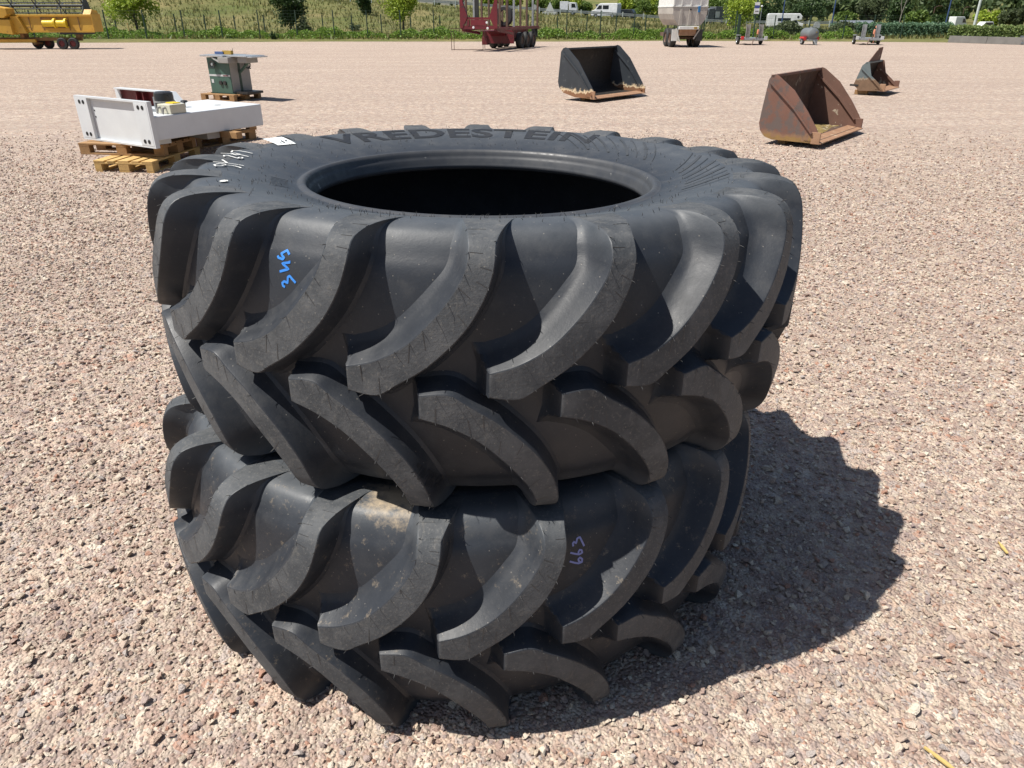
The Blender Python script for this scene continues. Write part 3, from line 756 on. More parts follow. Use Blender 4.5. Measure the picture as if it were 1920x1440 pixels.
tag(link('embankment', np_mesh('embankment', V, F), M['bank'], smooth=True), kind='structure')
# road along the crest
xs = np.linspace(-24, 60, 60); RV = []
for x in xs: RV += [(x, 103, float(bank_h(x, 103))+.03), (x, 112, float(bank_h(x, 112))+.03)]
tag(link('road', np_mesh('road', RV, [(2*k, 2*k+2, 2*k+3, 2*k+1) for k in range(59)]), M['asphalt']), kind='structure')

# rough grass on the bank
r = np.random.default_rng(21); n = 26000
x = r.uniform(-48, 42, n); y = 58+r.random(n)**1.25*44; k = y > edge_y(x)+1.0; x, y = x[k], y[k]; z = bank_h(x, y)
n = len(x); h_ = r.uniform(.12, .42, n)*(1+.5*np.sin(x*.9)*np.sin(y*.7)); a_ = r.uniform(0, pi, n); wd = r.uniform(.03, .09, n); lean = r.normal(0, .12, (n, 2))
V = np.stack([np.stack([x-np.cos(a_)*wd, y-np.sin(a_)*wd, z-.02], 1), np.stack([x+np.cos(a_)*wd, y+np.sin(a_)*wd, z-.02], 1), np.stack([x+lean[:, 0], y+lean[:, 1], z+h_], 1)], 1).reshape(-1, 3)
tag(link('grass', np_mesh('grass', V, np.arange(3*n).reshape(-1, 3)), M['l_dry']), 'rough dry grass growing over the road bank', 'grass', kind='stuff')
# low green ground cover along the fence foot
n = 42000; x = r.uniform(-46, 25, n); hump = .42+.14*np.sin(x*.8)+.10*np.sin(x*2.3+1)+.06*np.sin(x*5.7); y = 59.9+r.normal(0, .55, n)+.25*np.sin(x*.5)
z = bank_h(x, y)+np.abs(hump)*1.15*r.random(n)**.6*np.exp(-((y-59.9)/1.1)**2)
V, F = leaf_cloud(np.stack([x, y, z+.02], 1), .085, r, .5)
tag(link('ground_cover', np_mesh('ground_cover', V, F), M['l_cover']), 'low bright green ground cover along the foot of the fence', 'ground cover', kind='stuff')
# taller weeds right of the signpost
n = 9000; x = r.uniform(17.2, 25.5, n); hump = .75+.25*np.sin(x*1.3)+.15*np.sin(x*3.1); y = 61.0+r.normal(0, .5, n)
z = bank_h(x, y)+hump*r.random(n)**.8
V, F = leaf_cloud(np.stack([x, y, z], 1), .10, r, .5)
tag(link('weeds', np_mesh('weeds', V, F), M['l_olive']), 'tall green weeds behind the fence near the signpost', 'weeds', kind='stuff')

# ------------------------------------------------------------------ fences
def fence(label, pts, h, spacing, pr, wire_r, name='mesh_fence', lines=10):
    root = empty(name, (pts[0][0], pts[0][1], 0), label=label, cat='fence'); O = Vector((pts[0][0], pts[0][1], 0))
    P = [Vector((p[0], p[1], float(bank_h(p[0], p[1])))) for p in pts]
    D = [Vector(q) for q in densify([tuple(p) for p in P], spacing)]
    me = MB().box(-pr, pr, -pr, pr, -.1, h).mesh('post')
    me.materials.append(M['post_green'])
    for d in D:
        d.z = float(bank_h(d.x, d.y)); o = link('post', me, None, root); o.location = d-O
    wb = MB()
    for a_, b in zip(D[:-1], D[1:]):
        for k in range(lines): 
            f = Vector((0, 0, .06+(h-.1)*k/(lines-1))); wb.tube(a_-O+f, b-O+f, wire_r, None, 3, False)
        m = int((b-a_).length/.25)
        for k in range(1, m): 
            c = a_-O+(b-a_)*(k/m); wb.tube(c, c+Vector((0, 0, h-.04)), wire_r, None, 3, False)
    tag(wb.build('wire_mesh', M['wire'], root), kind='stuff'); return root
fence('dark green mesh fence with tall posts along the edge of the gravel', [(-46, 55.5), (-29, 58.0), (-13, 59.2), (4, 59.4), (16.3, 59.2)], 1.85, 2.75, .035, .003)
fence('second lower fence running behind the tall fence at the foot of the bank', [(-48, 64.0), (-13, 66.0), (18, 66.0)], 1.45, 2.45, .04, .002, lines=5)
fence('green mesh fence right of the signpost, in front of the weeds', [(16.6, 59.2), (24, 58.6), (28, 58.2)], 1.55, 2.6, .03, .003)
g = empty('fence_post', (16.45, 58.9, .05), label='thick dark green corner post of the mesh fence beside the bright tree', cat='fence post')
MB().box(-.09, .09, -.09, .09, 0, 1.62).build('shaft', M['post_green'], g); MB().box(-.10, .10, -.10, .10, 1.62, 1.66).build('cap', M['post_green'], g)
# guard rail on the road
gr = empty('guard_rail', (0, 0, 0), label='grey steel guard rail along the road above the bank', cat='guard rail')
mb = MB(); xs = np.linspace(-20, 42, 32)
for a_, b in zip(xs[:-1], xs[1:]):
    za, zb = float(bank_h(a_, 102)), float(bank_h(b, 102))
    for dz in (.50, .66): mb.bar((a_, 102, za+dz), (b, 102, zb+dz), .05, .13)
mb.build('rail', M['galv'], gr)
pme = MB().box(-.06, .06, .04, .12, -.1, .85).mesh('rail_post'); pme.materials.append(M['whitepole'])
for xx in np.arange(-20, 42, 2.6):
    o = link('rail_post', pme, None, gr); o.location = (xx, 101.8, float(bank_h(xx, 102)))

# ------------------------------------------------------------------ trees and bushes
def at(u, v, Y):
    x = (u-960)/1367; y = -(v-720)/1367; dy = cos(PITCH)+y*sin(PITCH); dz = -sin(PITCH)+y*cos(PITCH); t = Y/dy
    return t*x, 1.824+t*dz
def bz(x, y): return float(bank_h(x, y))-.02
Y = 61.5; x = at(258, 55, Y)[0]
t = tree('young_tree', 'bright green young tree with a stake, standing before the bank at left', (x, Y, bz(x, Y)), 4.6, 2.35, 1.15, M['l_bright'], 31, 5200, .11, .09)
MB().tube((.28, -1.9, .0), (.22, -1.9, 1.05), .05, .045, 8).build('support_stake', M['straw'], t)
Y = 62.5; x = at(545, 55, Y)[0]; tree('dark_tree', 'dark green bushy tree before the dry bank, with a greyish bush beside it', (x, Y, bz(x, Y)), 4.2, 1.45, .55, M['l_dark'], 32, 3600, .11, .08)
x = at(562, 60, Y)[0]; bush('grey_green_bush', 'greyish green bush at the right foot of the dark tree', (x+.4, Y-.5, bz(x, Y)), .95, .75, M['l_olive'], 33, 1300, .08)
Y = 61.5; x = at(757, 58, Y)[0]; tree('young_tree', 'bright green young tree standing left of the red timber trailer', (x, Y, bz(x, Y)), 4.0, 1.75, 1.2, M['l_bright'], 34, 4000, .10, .08)
Y = 82; x = at(683, 12, Y)[0]; bush('dark_shrub', 'dark green shrub growing high on the dry bank', (x, Y, bz(x, Y)), 1.1, 1.0, M['l_dark'], 35, 1300, .12)
Y = 70; x = at(640, 48, Y)[0]; bush('grey_green_bush', 'pale grey green bush low on the dry bank', (x+1.2, Y, bz(x, Y)), .8, .45, M['l_olive'], 36, 500, .08)
x = at(512, 72, 58)[0]; bush('dark_shrub', 'tiny dark shrub at the gravel edge below the dark tree', (x, 58, .1), .42, .28, M['l_dark'], 37, 260, .07)
for (u, lab, sd) in ((1192, 'small bush on the bank left of the white tipper trailer', 38), (1275, 'weedy bush hidden behind the white tipper trailer', 39), (1083, 'tiny round bush in the dry grass below the white van', 40)):
    Y = 66; x = at(u, 50, Y)[0]; bush('green_bush', lab, (x, Y, bz(x, Y)), .55 if sd < 40 else .3, .55 if sd < 40 else .3, M['l_olive'], sd, 420, .08)
Y = 63; x = at(1385, 45, Y)[0]; tree('young_tree', 'bright yellow green tree between the tipper trailer and the blue signpost', (x, Y, bz(x, Y)), 3.2, 1.5, .8, M['l_bright'], 41, 3000, .09, .06)
for k, (u, vtop, Y, rx, mt, lab) in enumerate([
        (1040, 4, 122, 1.5, 'l_mid', 'green roadside tree behind the white flatbed truck'), (1072, -12, 124, 1.6, 'l_bright', 'tall light green roadside tree right of the white flatbed truck'),
        (1098, 8, 126, 1.2, 'l_mid', 'small green roadside tree just left of the white van'), (1175, -4, 124, 1.7, 'l_bright', 'light green roadside tree above the dark car'),
        (1205, 2, 122, 1.8, 'l_mid', 'green roadside tree right of the dark car'), (1232, -3, 124, 1.8, 'l_bright', 'light green roadside tree beside the white tipper trailer'),
        (1255, 3, 121, 1.7, 'l_mid', 'green roadside tree partly hidden by the white tipper trailer'), (1010, -6, 126, 1.6, 'l_mid', 'green roadside tree seen past the rear stakes of the timber trailer'),
        (960, -10, 124, 2.0, 'l_bright', 'light green roadside tree seen between the stakes of the timber trailer'), (915, -14, 124, 1.6, 'l_bright', 'light green roadside tree seen through the timber trailer headboard'),
        (1345, -6, 126, 2.2, 'l_mid', 'green tree behind the grey tarpaulin truck')]):
    x, zt = at(u, vtop-9, Y); zb = bz(x, Y); tree('roadside_tree', lab, (x, Y, zb), max(zt-zb, 1.5), rx*1.3, .3, M[mt], 50+k, 2300, .17, .08, group='trees beyond the road', blobs=24)
# tellable trees before the wooded hill
for k, (u, vtop, Y, rx, th, mt, lab) in enumerate([
        (1440, -6, 108, 3.2, .3, 'l_dark', 'broad dark tree behind the white camper van'), (1520, -14, 112, 3.6, .4, 'l_dark', 'tall dark green tree right of the white camper van'),
        (1590, 22, 96, 1.6, .2, 'l_mid', 'small mid green tree right of the thin blue pole'), (1640, -18, 110, 2.6, .4, 'l_olive', 'greyish olive tree behind the ramps of the right trailer'),
        (1690, -10, 104, 1.7, .3, 'l_dark', 'slim dark conifer like tree right of the bare white trunk'), (1722, 16, 84, 1.5, .2, 'l_mid', 'rounded olive green tree above the clipped hedge'),
        (1865, 17, 92, 2.3, .3, 'l_bright', 'yellow green rounded tree right of the pale lamp post'), (1905, 10, 88, 1.6, .2, 'l_olive', 'grey green tree at the far right above the hedge'),
        (1760, 26, 88, 1.2, .2, 'l_dark', 'low dark tree left of the pale lamp post'), (1800, 20, 96, 1.8, .3, 'l_dark', 'dark tree just left of the pale lamp post foot')]):
    x, zt = at(u, vtop, Y); zb = bz(x, Y); tree('tree', lab, (x, Y, zb), zt-zb, rx, th, M[mt], 80+k, 2400, .17, .12, group='trees before the wooded hill', blobs=26)
x, zt = at(1655, -8, 106); tr = empty('bare_tree', (x, 100, bz(x, 100)), label='bare pale trunked tree with forked leafless branches', cat='tree'); mb = MB()
mb.path([(0, 0, 0), (.05, 0, 1.4), (.25, 0, 2.6), (.5, 0, 4.2)], [.07, .055, .04, .015], 6); mb.path([(.08, 0, 1.6), (-.2, 0, 2.6), (-.35, 0, 4.0)], [.06, .04, .02], 6); mb.path([(.25, 0, 2.6), (.7, .1, 3.3), (.95, .1, 4.2)], [.04, .03, .01], 6); mb.path([(-.15, 0, 2.4), (-.6, 0, 3.0)], [.03, .01], 6)
mb.build('trunk', M['palebark'], tr, smooth=True)
# wooded hill
hx = np.linspace(-70, 330, 60); hy = np.linspace(150, 520, 24); V = []
def hill_h(x, y): return (3+26*ss(10, 150, x)+6*ss(-60, 20, x))*ss(150, 420, y)
for yy in hy: V.append(np.stack([hx, np.full(60, yy), hill_h(hx, yy)-.3], 1))
V = np.concatenate(V); i, j = np.meshgrid(np.arange(23), np.arange(59), indexing='ij')
tag(link('hill', np_mesh('hill', V, np.stack([i*60+j, i*60+j+1, (i+1)*60+j+1, (i+1)*60+j], 2).reshape(-1, 4)), M['bank'], smooth=True), kind='structure')
r = np.random.default_rng(60); AP = []
for k in range(620):
    yy = r.uniform(135, 480); xx = r.uniform(.02*yy+(12 if yy > 250 else 26), .82*yy+20) if r.random() < .9 else r.uniform(-.15*yy, .1*yy)
    if xx < .24*yy and yy < 330: continue
    hgt_ = r.uniform(4.5, 8.5) if xx > .24*yy else r.uniform(2.0, 3.5); rx = hgt_*.38
    P, _ = crown_points(r, 130, rx, hgt_*.5, 9, (xx, yy, float(hill_h(xx, yy))+hgt_*.5)); AP.append(P)
AP = np.concatenate(AP); V, F = leaf_cloud(AP, .62, r, .4)
tag(link('wood', np_mesh('wood', V, F), M['l_wood']), 'dark green wood covering the hillside at right', 'wood', kind='stuff')

# ------------------------------------------------------------------ hedges, wall, poles at right
hedge('clipped_hedge', 'blue green clipped hedge behind the fence at right', (24.8, 63), (33.2, 61.0), 1.0, .15, 1.02, M['l_hedge'], 91)
hedge('clipped_hedge', 'yellow green clipped hedge behind the low concrete wall', (31.0, 57.5), (37.2, 52.5), 1.0, .15, .93, M['l_hedge2'], 92)
wl = empty('concrete_wall', (29.55, 54.6, 0), math.atan2(50.9-54.6, 31.75-29.55), label='low weathered concrete block wall before the yellow green hedge', cat='wall')
for k, (a_, b) in enumerate(((0, 2.55), (2.57, 5.3))): MB().prism([(0, 0), (.35, 0), (.28, .42), (.07, .42)], a_, b, 'x').build('wall_block', M['concrete'], wl, bevel=.01)
r = np.random.default_rng(77); sp = empty('rubble_pile', (32.3, 50.6, 0), label='dark rubble heap at the right end of the concrete wall', cat='rubble')
for k in range(16):
    bm = bmesh.new(); A = r.normal(size=(12, 3)); A /= np.linalg.norm(A, axis=1)[:, None]
    for p in A*np.array([.16, .14, .11])*r.uniform(.7, 1.3): bm.verts.new(p)
    bmesh.ops.convex_hull(bm, input=bm.verts); me = bpy.data.meshes.new('rock'); bm.to_mesh(me); bm.free()
    o = link('rock', me, M['concrete'] if k % 4 == 0 else M['vgrey'], sp); lv = k//7; o.location = (r.uniform(-.4, .8)*(1-.25*lv), r.uniform(-.3, .3), .10+.17*lv)
def pole(name, label, u0, v0, Y, h, rad, matl, arm=None, zb=None):
    x, z = at(u0, v0, Y); z = bz(x, Y) if zb is None else zb; g = empty(name, (x, Y, z), label=label, cat='lamp post' if arm else 'pole')
    MB().tube((0, 0, 0), (0, 0, h), rad, rad*.75, 10).build('shaft', matl, g, smooth=True); MB().tube((0, 0, 0), (0, 0, .12), rad*1.6, rad*1.6, 10).build('base', matl, g)
    if arm: MB().bar((0, 0, h), (arm, 0, h+.12), .06, .05).build('arm', matl, g); MB().box(arm-.05, arm+.35, -.08, .08, h+.08, h+.16).build('lamp_head', matl, g)
    return g
pole('lamp_post', 'thick pale lamp post rising above the right hedge', 1826, 50, 66, 6.0, .11, M['whitepole'], .9)
pole('flag_pole', 'thin blue pole just left of the pale lamp post', 1773, 45, 66, 6.0, .055, M['bluepole'])
pole('flag_pole', 'thin blue pole between the tank trailer and the camper van', 1560, 42, 70, 6.0, .06, M['bluepole'])
pole('flag_pole', 'thin blue pole rising above the white camper van', 1468, 28, 80, 6.0, .06, M['bluepole'])
pole('lamp_post', 'small thin street lamp above the blue green hedge', 1746, 45, 90, 2.35, .05, M['stake'], .4)
pole('lamp_post', 'short thin street lamp in the dark trees right of the hedge corner', 1801, 45, 95, 2.2, .04, M['stake'], .3)
# signpost
x, z = at(1411, 74, 57.6); g = empty('signpost', (x, 57.6, .05), label='signpost with white and blue panels above the ramp trailer', cat='signpost')
MB().tube((0, 0, 0), (0, 0, 2.55), .05, .05, 10).build('post', M['post_green'], g, smooth=True)
MB().box(-.17, .17, -.09, -.055, 2.22, 2.40).build('white_panel', M['vwhite'], g, bevel=.004)
MB().box(-.17, .17, -.09, -.055, 2.03, 2.215).build('blue_panel', M['signblue'], g, bevel=.004)
p = MB().box(-.18, .18, -.09, -.055, 1.68, 2.02).build('white_panel', M['vwhite'], g, bevel=.004)
mb = MB()
for k, xx in enumerate((-.10, -.02, .06)): mb.box(xx, xx+.055, -.0935, -.0915, 1.80, 1.88)
tag(mb.build('print', M['vdark'], p), kind='stuff')
x, z = at(1424, 46, 62); g = empty('street_lamp', (x, 62, bz(x, 62)), label='small grey lamp with a white globe beside the signpost', cat='lamp post')
MB().tube((0, 0, 0), (0, 0, 2.05), .03, .03, 8).build('shaft', M['galv'], g); MB().lathe([(0, -.09), (.07, -.05), (.09, 0), (.07, .05), (0, .09)], 12, 'z', (0, 0, 2.13)).build('globe', M['vwhite'], g, smooth=True)
def road_sign(label, u, v, Y, tri):
    x, z = at(u, v, Y); zb = bz(x, Y); g = empty('road_sign', (x, Y, zb), label=label, cat='road sign'); hh = z-zb
    MB().tube((0, 0, 0), (0, 0, hh), .04, .04, 6).build('post', M['galv'], g)
    if tri: MB().prism([(-.55, hh-.2), (.55, hh-.2), (0, hh+.85)], -.07, -.045, 'y').build('triangle_panel', M['vwhite'], g); MB().box(-.9, .9, -.07, -.045, hh-.95, hh-.24).build('lower_panel', M['vwhite'], g, bevel=.01)
    else: MB().lathe([(0, -.06), (.28, -.06), (.28, -.03), (0, -.03)], 16, 'y', (0, 0, hh)).build('disc_panel', M['wallpale'], g)
road_sign('white triangular road sign on the verge left of the white van', 1031, 18, 100.5, True)
road_sign('small round pale sign behind the tank trailer', 1531, 48, 66, False)
road_sign('round pale road sign seen between the stakes of the timber trailer', 1002, 13, 100.5, False)

# ------------------------------------------------------------------ far vehicles and house
def wheel(parent, c, rad, wd, axis='x', rim=None, name='wheel'):
    w_ = MB().lathe([(rad*.55, -wd*.5), (rad*.9, -wd*.5), (rad, -wd*.32), (rad, wd*.32), (rad*.9, wd*.5), (rad*.55, wd*.5)], 22, axis, c).build(name, M['tyre'], parent, smooth=True)
    MB().lathe([(0, -wd*.36), (rad*.3, -wd*.42), (rad*.52, -wd*.30), (rad*.57, -wd*.47), (rad*.57, wd*.47), (rad*.52, wd*.30), (rad*.3, wd*.42), (0, wd*.36)], 18, axis, c).build('rim', rim or M['galv'], w_, smooth=True)
    return w_
def van():
    Y = 106; x = at(1136, 32, Y)[0]; g = empty('white_van', (x, Y, float(bank_h(x, Y))+.04), R(152), label='white panel van driving on the road above the bank', cat='van')
    # local x forward, y left
    body = [(-1.75, .28), (1.75, .28), (1.85, .55), (1.82, .82), (1.30, 1.0), (.78, 1.62), (.55, 1.72), (-1.70, 1.72), (-1.78, 1.55)]
    MB().prism(body, -.72, .72, 'y').build('body', M['vwhite'], g, bevel=.05)
    for s in (-1, 1):
        MB().prism([(.35, 1.05), (1.08, 1.05), (.72, 1.48), (.35, 1.48)], s*.722, s*.735, 'y').build('side_window', M['glass'], g)
        MB().prism([(-.6, 1.05), (.2, 1.05), (.2, 1.48), (-.6, 1.48)], s*.722, s*.735, 'y').build('side_window', M['glass'], g)
        for xx in (-1.15, 1.15): wheel(g, (xx, s*.66, .27), .27, .18, 'y')
        MB().box(1.78, 1.86, s*.5-.13, s*.5+.13, .58, .74).build('headlight', M['alu'], g, bevel=.02)
    Mx = Matrix.Translation((1.05, 0, 1.31)) @ Matrix.Rotation(R(40), 4, 'Y')
    MB().box(-.012, .03, -.60, .60, -.30, .36, Mx).build('windscreen', M['glass'], g)
    MB().box(1.70, 1.90, -.70, .70, .25, .44).build('bumper', M['vdark'], g, bevel=.03)
van()
def car():
    Y = 107.5; x = at(1170, 35, Y)[0]; g = empty('dark_car', (x, Y, float(bank_h(x, Y))+.04), R(155), label='dark car driving behind the white van', cat='car')
    MB().prism([(-1.45, .25), (1.5, .25), (1.52, .62), (.75, .72), (.35, 1.16), (-1.1, 1.18), (-1.45, .78)], -.62, .62, 'y').build('body', M['vdark'], g, bevel=.05)
    for s in (-1, 1):
        MB().prism([(.58, .74), (.30, 1.08), (-.3, 1.09), (-.3, .74)], s*.622, s*.632, 'y').build('side_window', M['glass'], g)
        MB().prism([(-.36, .74), (-.36, 1.09), (-1.0, 1.09), (-1.2, .78)], s*.622, s*.632, 'y').build('side_window', M['glass'], g)
        for xx in (-.92, .95): wheel(g, (xx, s*.56, .25), .25, .16, 'y')
        MB().box(1.49, 1.54, s*.42-.1, s*.42+.1, .50, .60).build('headlight', M['alu'], g)
car()
def flatbed():
    Y = 107; x = at(1055, 24, Y)[0]; g = empty('flatbed_truck', (x, Y, float(bank_h(x, Y))+.04), R(-12), label='white flatbed recovery truck on the road above the bank', cat='truck')
    MB().prism([(.9, .35), (1.9, .35), (1.95, .8), (1.75, 1.5), (.9, 1.55)], -.62, .62, 'y').build('cab', M['vwhite'], g, bevel=.05)
    for s in (-1, 1):
        MB().prism([(1.2, .95), (1.78, .95), (1.65, 1.38), (1.2, 1.4)], s*.622, s*.633, 'y').build('side_window', M['glass'], g)
        for xx in (-1.3, -.75, 1.35): wheel(g, (xx, s*.55, .27), .27, .18, 'y')
    MB().box(-2.1, .85, -.66, .66, .50, .64).build('flat_deck', M['galv'], g, bevel=.02)
    MB().box(-.3, .75, -.60, .60, .66, 1.65).build('cargo_box', M['vwhite'], g, bevel=.02)
    MB().box(-2.1, .9, -.3, .3, .32, .49).build('chassis', M['vdark'], g)
flatbed()
def tarp_truck():
    Y = 104; x = at(1345, 42, Y)[0]; g = empty('tarpaulin_truck', (x, Y, float(bank_h(x, Y))+.03), R(200), label='dark grey tarpaulin truck behind the white tipper trailer', cat='truck')
    MB().box(-2.6, .9, -.72, .72, .62, 2.15).build('cargo_body', M['vgrey'], g, bevel=.03)
    MB().prism([(1.0, .4), (1.95, .4), (2.0, .95), (1.85, 1.9), (1.0, 2.0)], -.70, .70, 'y').build('cab', M['vgrey'], g, bevel=.04)
    MB().box(-2.65, -2.61, -.74, .74, .60, 2.2).build('rear_frame', M['alu'], g); MB().box(1.9, 2.02, -.58, .58, 1.2, 1.75).build('windscreen', M['glass'], g)
    MB().box(.3, .92, .73, .75, .9, 1.6).build('side_panel', M['alu'], g)
    for s in (-1, 1):
        for xx in (-2.0, -1.3, 1.45): wheel(g, (xx, s*.6, .33), .33, .2, 'y')
tarp_truck()
def camper():
    Y = 88; x = at(1468, 52, Y)[0]; g = empty('camper_van', (x, Y, bz(x, Y)+.02), R(-14), label='white camper van with overcab bunk parked beyond the weeds', cat='camper van')
    MB().prism([(-1.75, .3), (1.0, .3), (1.0, .95), (1.75, 1.0), (1.78, 1.35), (1.5, 1.62), (-1.7, 1.62), (-1.78, 1.5)], -.68, .68, 'y').build('body', M['vwhite'], g, bevel=.06)
    MB().prism([(1.0, .3), (1.95, .3), (1.98, .65), (1.55, .75), (1.25, .99), (1.0, .99)], -.62, .62, 'y').build('cab', M['vwhite'], g, bevel=.04)
    for s in (-1, 1):
        MB().prism([(1.02, .72), (1.42, .72), (1.22, .95), (1.02, .95)], s*.622, s*.632, 'y').build('cab_window', M['glass'], g)
        MB().box(-.7, .6, min(s*.682, s*.692), max(s*.682, s*.692), .88, 1.18).build('side_window', M['glass'], g, bevel=.004)
        MB().lathe([(0, -.006), (.12, -.006), (.12, .006), (0, .006)], 14, 'y', (1.35, s*.688, 1.28)).build('bunk_window', M['glass'], g)
        for xx in (-1.0, 1.4): wheel(g, (xx, s*.58, .24), .24, .17, 'y')
    MB().box(-1.81, -1.79, -.62, .62, .45, 1.5).build('rear_panel', M['vwhite'], g)
camper()
x, z = at(1612, 50, 82); g = empty('small_house', (x, 82, bz(x, 82)), 0, label='small low building with grey roof behind the right ramp trailer', cat='building')
MB().box(-1.5, 1.5, 0, 2.2, 0, .62).build('wall', M['wallpale'], g); MB().prism([(-.25, .60), (2.45, .60), (1.1, 1.05)], -1.65, 1.65, 'x').build('roof', M['roofgrey'], g)
for xx in (-1.0, .4): MB().box(xx, xx+.5, -.02, .01, .22, .5).build('window', M['glass'], g)
x, z = at(1795, 43, 75); g = empty('parked_van', (x, 75, bz(x, 75)), R(20), label='tiny white parked van peeking over the corner of the hedges', cat='van')
MB().prism([(-.7, .2), (.75, .2), (.75, .6), (.45, 1.1), (.3, 1.25), (-.7, 1.25)], -.4, .4, 'y').build('body', M['vwhite'], g, bevel=.04)
for s in (-1, 1):
    MB().prism([(.15, .75), (.6, .75), (.38, 1.08), (.15, 1.08)], s*.402, s*.41, 'y').build('side_window', M['glass'], g)
    for xx in (-.45, .45): wheel(g, (xx, s*.36, .18), .18, .12, 'y')
x, z = at(1851, 47, 78); g = empty('parked_car', (x, 78, bz(x, 78)), R(10), label='tiny white parked car behind the hedge right of the lamp post', cat='car')
MB().prism([(-.9, .2), (.9, .2), (.9, .6), (.45, .68), (.25, 1.0), (-.6, 1.0), (-.9, .65)], -.4, .4, 'y').build('body', M['vwhite'], g, bevel=.04)
for s in (-1, 1):
    MB().prism([(.36, .69), (.18, .95), (-.5, .95), (-.7, .69)], s*.402, s*.41, 'y').build('side_window', M['glass'], g)
    for xx in (-.55, .55): wheel(g, (xx, s*.36, .2), .2, .12, 'y')
# ------------------------------------------------------------------ pallets
def pallet(label, loc, rz, matl, Lx=1.2, Ly=.8, group='wooden pallets', seed=1):
    r = np.random.default_rng(seed); g = empty('wooden_pallet', loc, rz, label=label, cat='pallet', group=group)
    def board(x0, x1, y0, y1, z0, z1, nm='board'): MB().box(x0, x1, y0, y1, z0, z1).build(nm, matl, g, bevel=.003)
    bw = [.145, .10, .145, .10, .145]; tot = sum(bw); gap = (Ly-tot)/4; y = 0
    for b in bw: board(r.uniform(-.006, .006), Lx+r.uniform(-.006, .006), y, y+b, .122, .144+r.uniform(-.002, .002)); y += b+gap
    for x0 in (0, Lx/2-.0725, Lx-.145): board(x0, x0+.145, .001, Ly-.001, .100, .1215, 'cross_board')
    for x0, wx in ((0, .145), (Lx/2-.0725, .145), (Lx-.145, .145)):
        for y0, wy in ((0, .10), (Ly/2-.0725, .145), (Ly-.10, .10)): board(x0+.001, x0+wx-.001, y0+.002, y0+wy-.002, .0225, .0995, 'block')
    for y0, wy in ((0, .10), (Ly/2-.0725, .145), (Ly-.10, .10)): board(.002, Lx-.002, y0, y0+wy, 0, .022, 'bottom_board')
    return g
pallet('pale yellow wooden pallet on the gravel, lowest under the white machine', (-4.55, 9.48, 0), R(83), M['wood_yellow'], seed=1)
pallet('brown wooden pallet lying on the yellow pallet under the machine end plate', (-5.72, 10.0, .146), R(-8), M['wood'], 1.2, .8, seed=2)
pallet('brown wooden pallet on the gravel at the far end of the white machine', (-4.72, 11.25, 0), R(60), M['wood'], 1.2, .8, seed=3)
pallet('second brown wooden pallet stacked at the far end of the white machine', (-4.70, 11.27, .146), R(60), M['wood'], 1.2, .8, seed=4)
g = empty('timber_beam', (-4.9, 11.0, .292), R(-30), label='short timber beam between the far pallets and the white machine', cat='timber'); MB().box(0, 1.35, 0, .10, 0, .085).build('beam', M['wood'], g, bevel=.004)
pallet('wooden pallet carrying the green table saw', (-7.26, 18.20, 0), R(-24), M['wood'], 1.0, .9, seed=5)

# ------------------------------------------------------------------ white machine body on the pallets
mg = empty('machine_body', (-5.82, 10.35, .293), math.atan2(-.83, 1.34), label='white painted steel machine body lying flat on stacked pallets', cat='machine')
W_ = 1.58; Hh = .555
MB().box(0, W_, .045, .060, 0, Hh).build('end_plate', M['white'], mg)
mb = MB(); mb.box(0, W_, 0, .044, Hh-.022, Hh); mb.box(0, W_, 0, .044, 0, .022); mb.box(0, .022, 0, .044, .0225, Hh-.0225); mb.box(W_-.022, W_, 0, .044, .0225, Hh-.0225); mb.build('plate_rim', M['white'], mg)
for x0 in (.024, W_-.024-.26):
    pd = MB().box(x0, x0+.26, -.002, .044, .024, Hh-.024).build('mounting_pad', M['white'], mg, bevel=.003)
    for zz in (.075, Hh-.075):
        for dx in (.09, .175): MB().lathe([(0, -.0055), (.026, -.0055), (.026, -.001), (0, -.001)], 14, 'y', (x0+dx, 0, zz)).build('bolt_hole', M['dark'], pd)
for xx in (.34, W_-.34):
    for zz in (.30, .38): MB().lathe([(0, .040), (.010, .040), (.010, .0445), (0, .0445)], 10, 'y', (xx, 0, zz)).build('bolt_hole', M['dark'], mg)
bd = MB().box(.40, W_-.03, .061, 1.77, .085, .372).build('box_body', M['white'], mg, bevel=.012)
MB().box(.45, W_-.25, .061, .40, -.0, .084).build('under_frame', M['white'], mg); MB().box(W_-.5, W_-.1, .85, 1.05, .0, .084).build('foot_bracket', M['saw_grey'], mg)
MB().box(.75, .80, .40, 1.2, .0, .084).build('foot_bracket', M['black'], mg)
# tray with maroon inside
tr = MB(); tr.prism([(-.80, -.28), (.78, -.28), (.78, .30), (.52, .53), (-.80, .53)], 1.16, 1.175, 'y'); tr.build('tray_back', M['maroon'], mg)
tr = MB(); tr.bar((-.80, 1.12, .525), (.52, 1.12, .525), .11, .016); tr.bar((.52, 1.12, .525), (.78, 1.12, .30), .11, .016); tr.bar((.772, 1.12, .30), (.772, 1.12, -.28), .016, .11, (1, 0, 0)); tr.bar((-.795, 1.12, .52), (-.795, 1.12, -.28), .016, .11, (1, 0, 0)); tr.build('tray_rim', M['white'], mg)
for xx in (-.32, -.16): MB().box(xx, xx+.02, 1.09, 1.158, -.25, .50).build('tray_rib', M['maroon'], mg)
MB().box(-.78, .70, 1.10, 1.157, .24, .262).build('tray_rib', M['maroon'], mg)
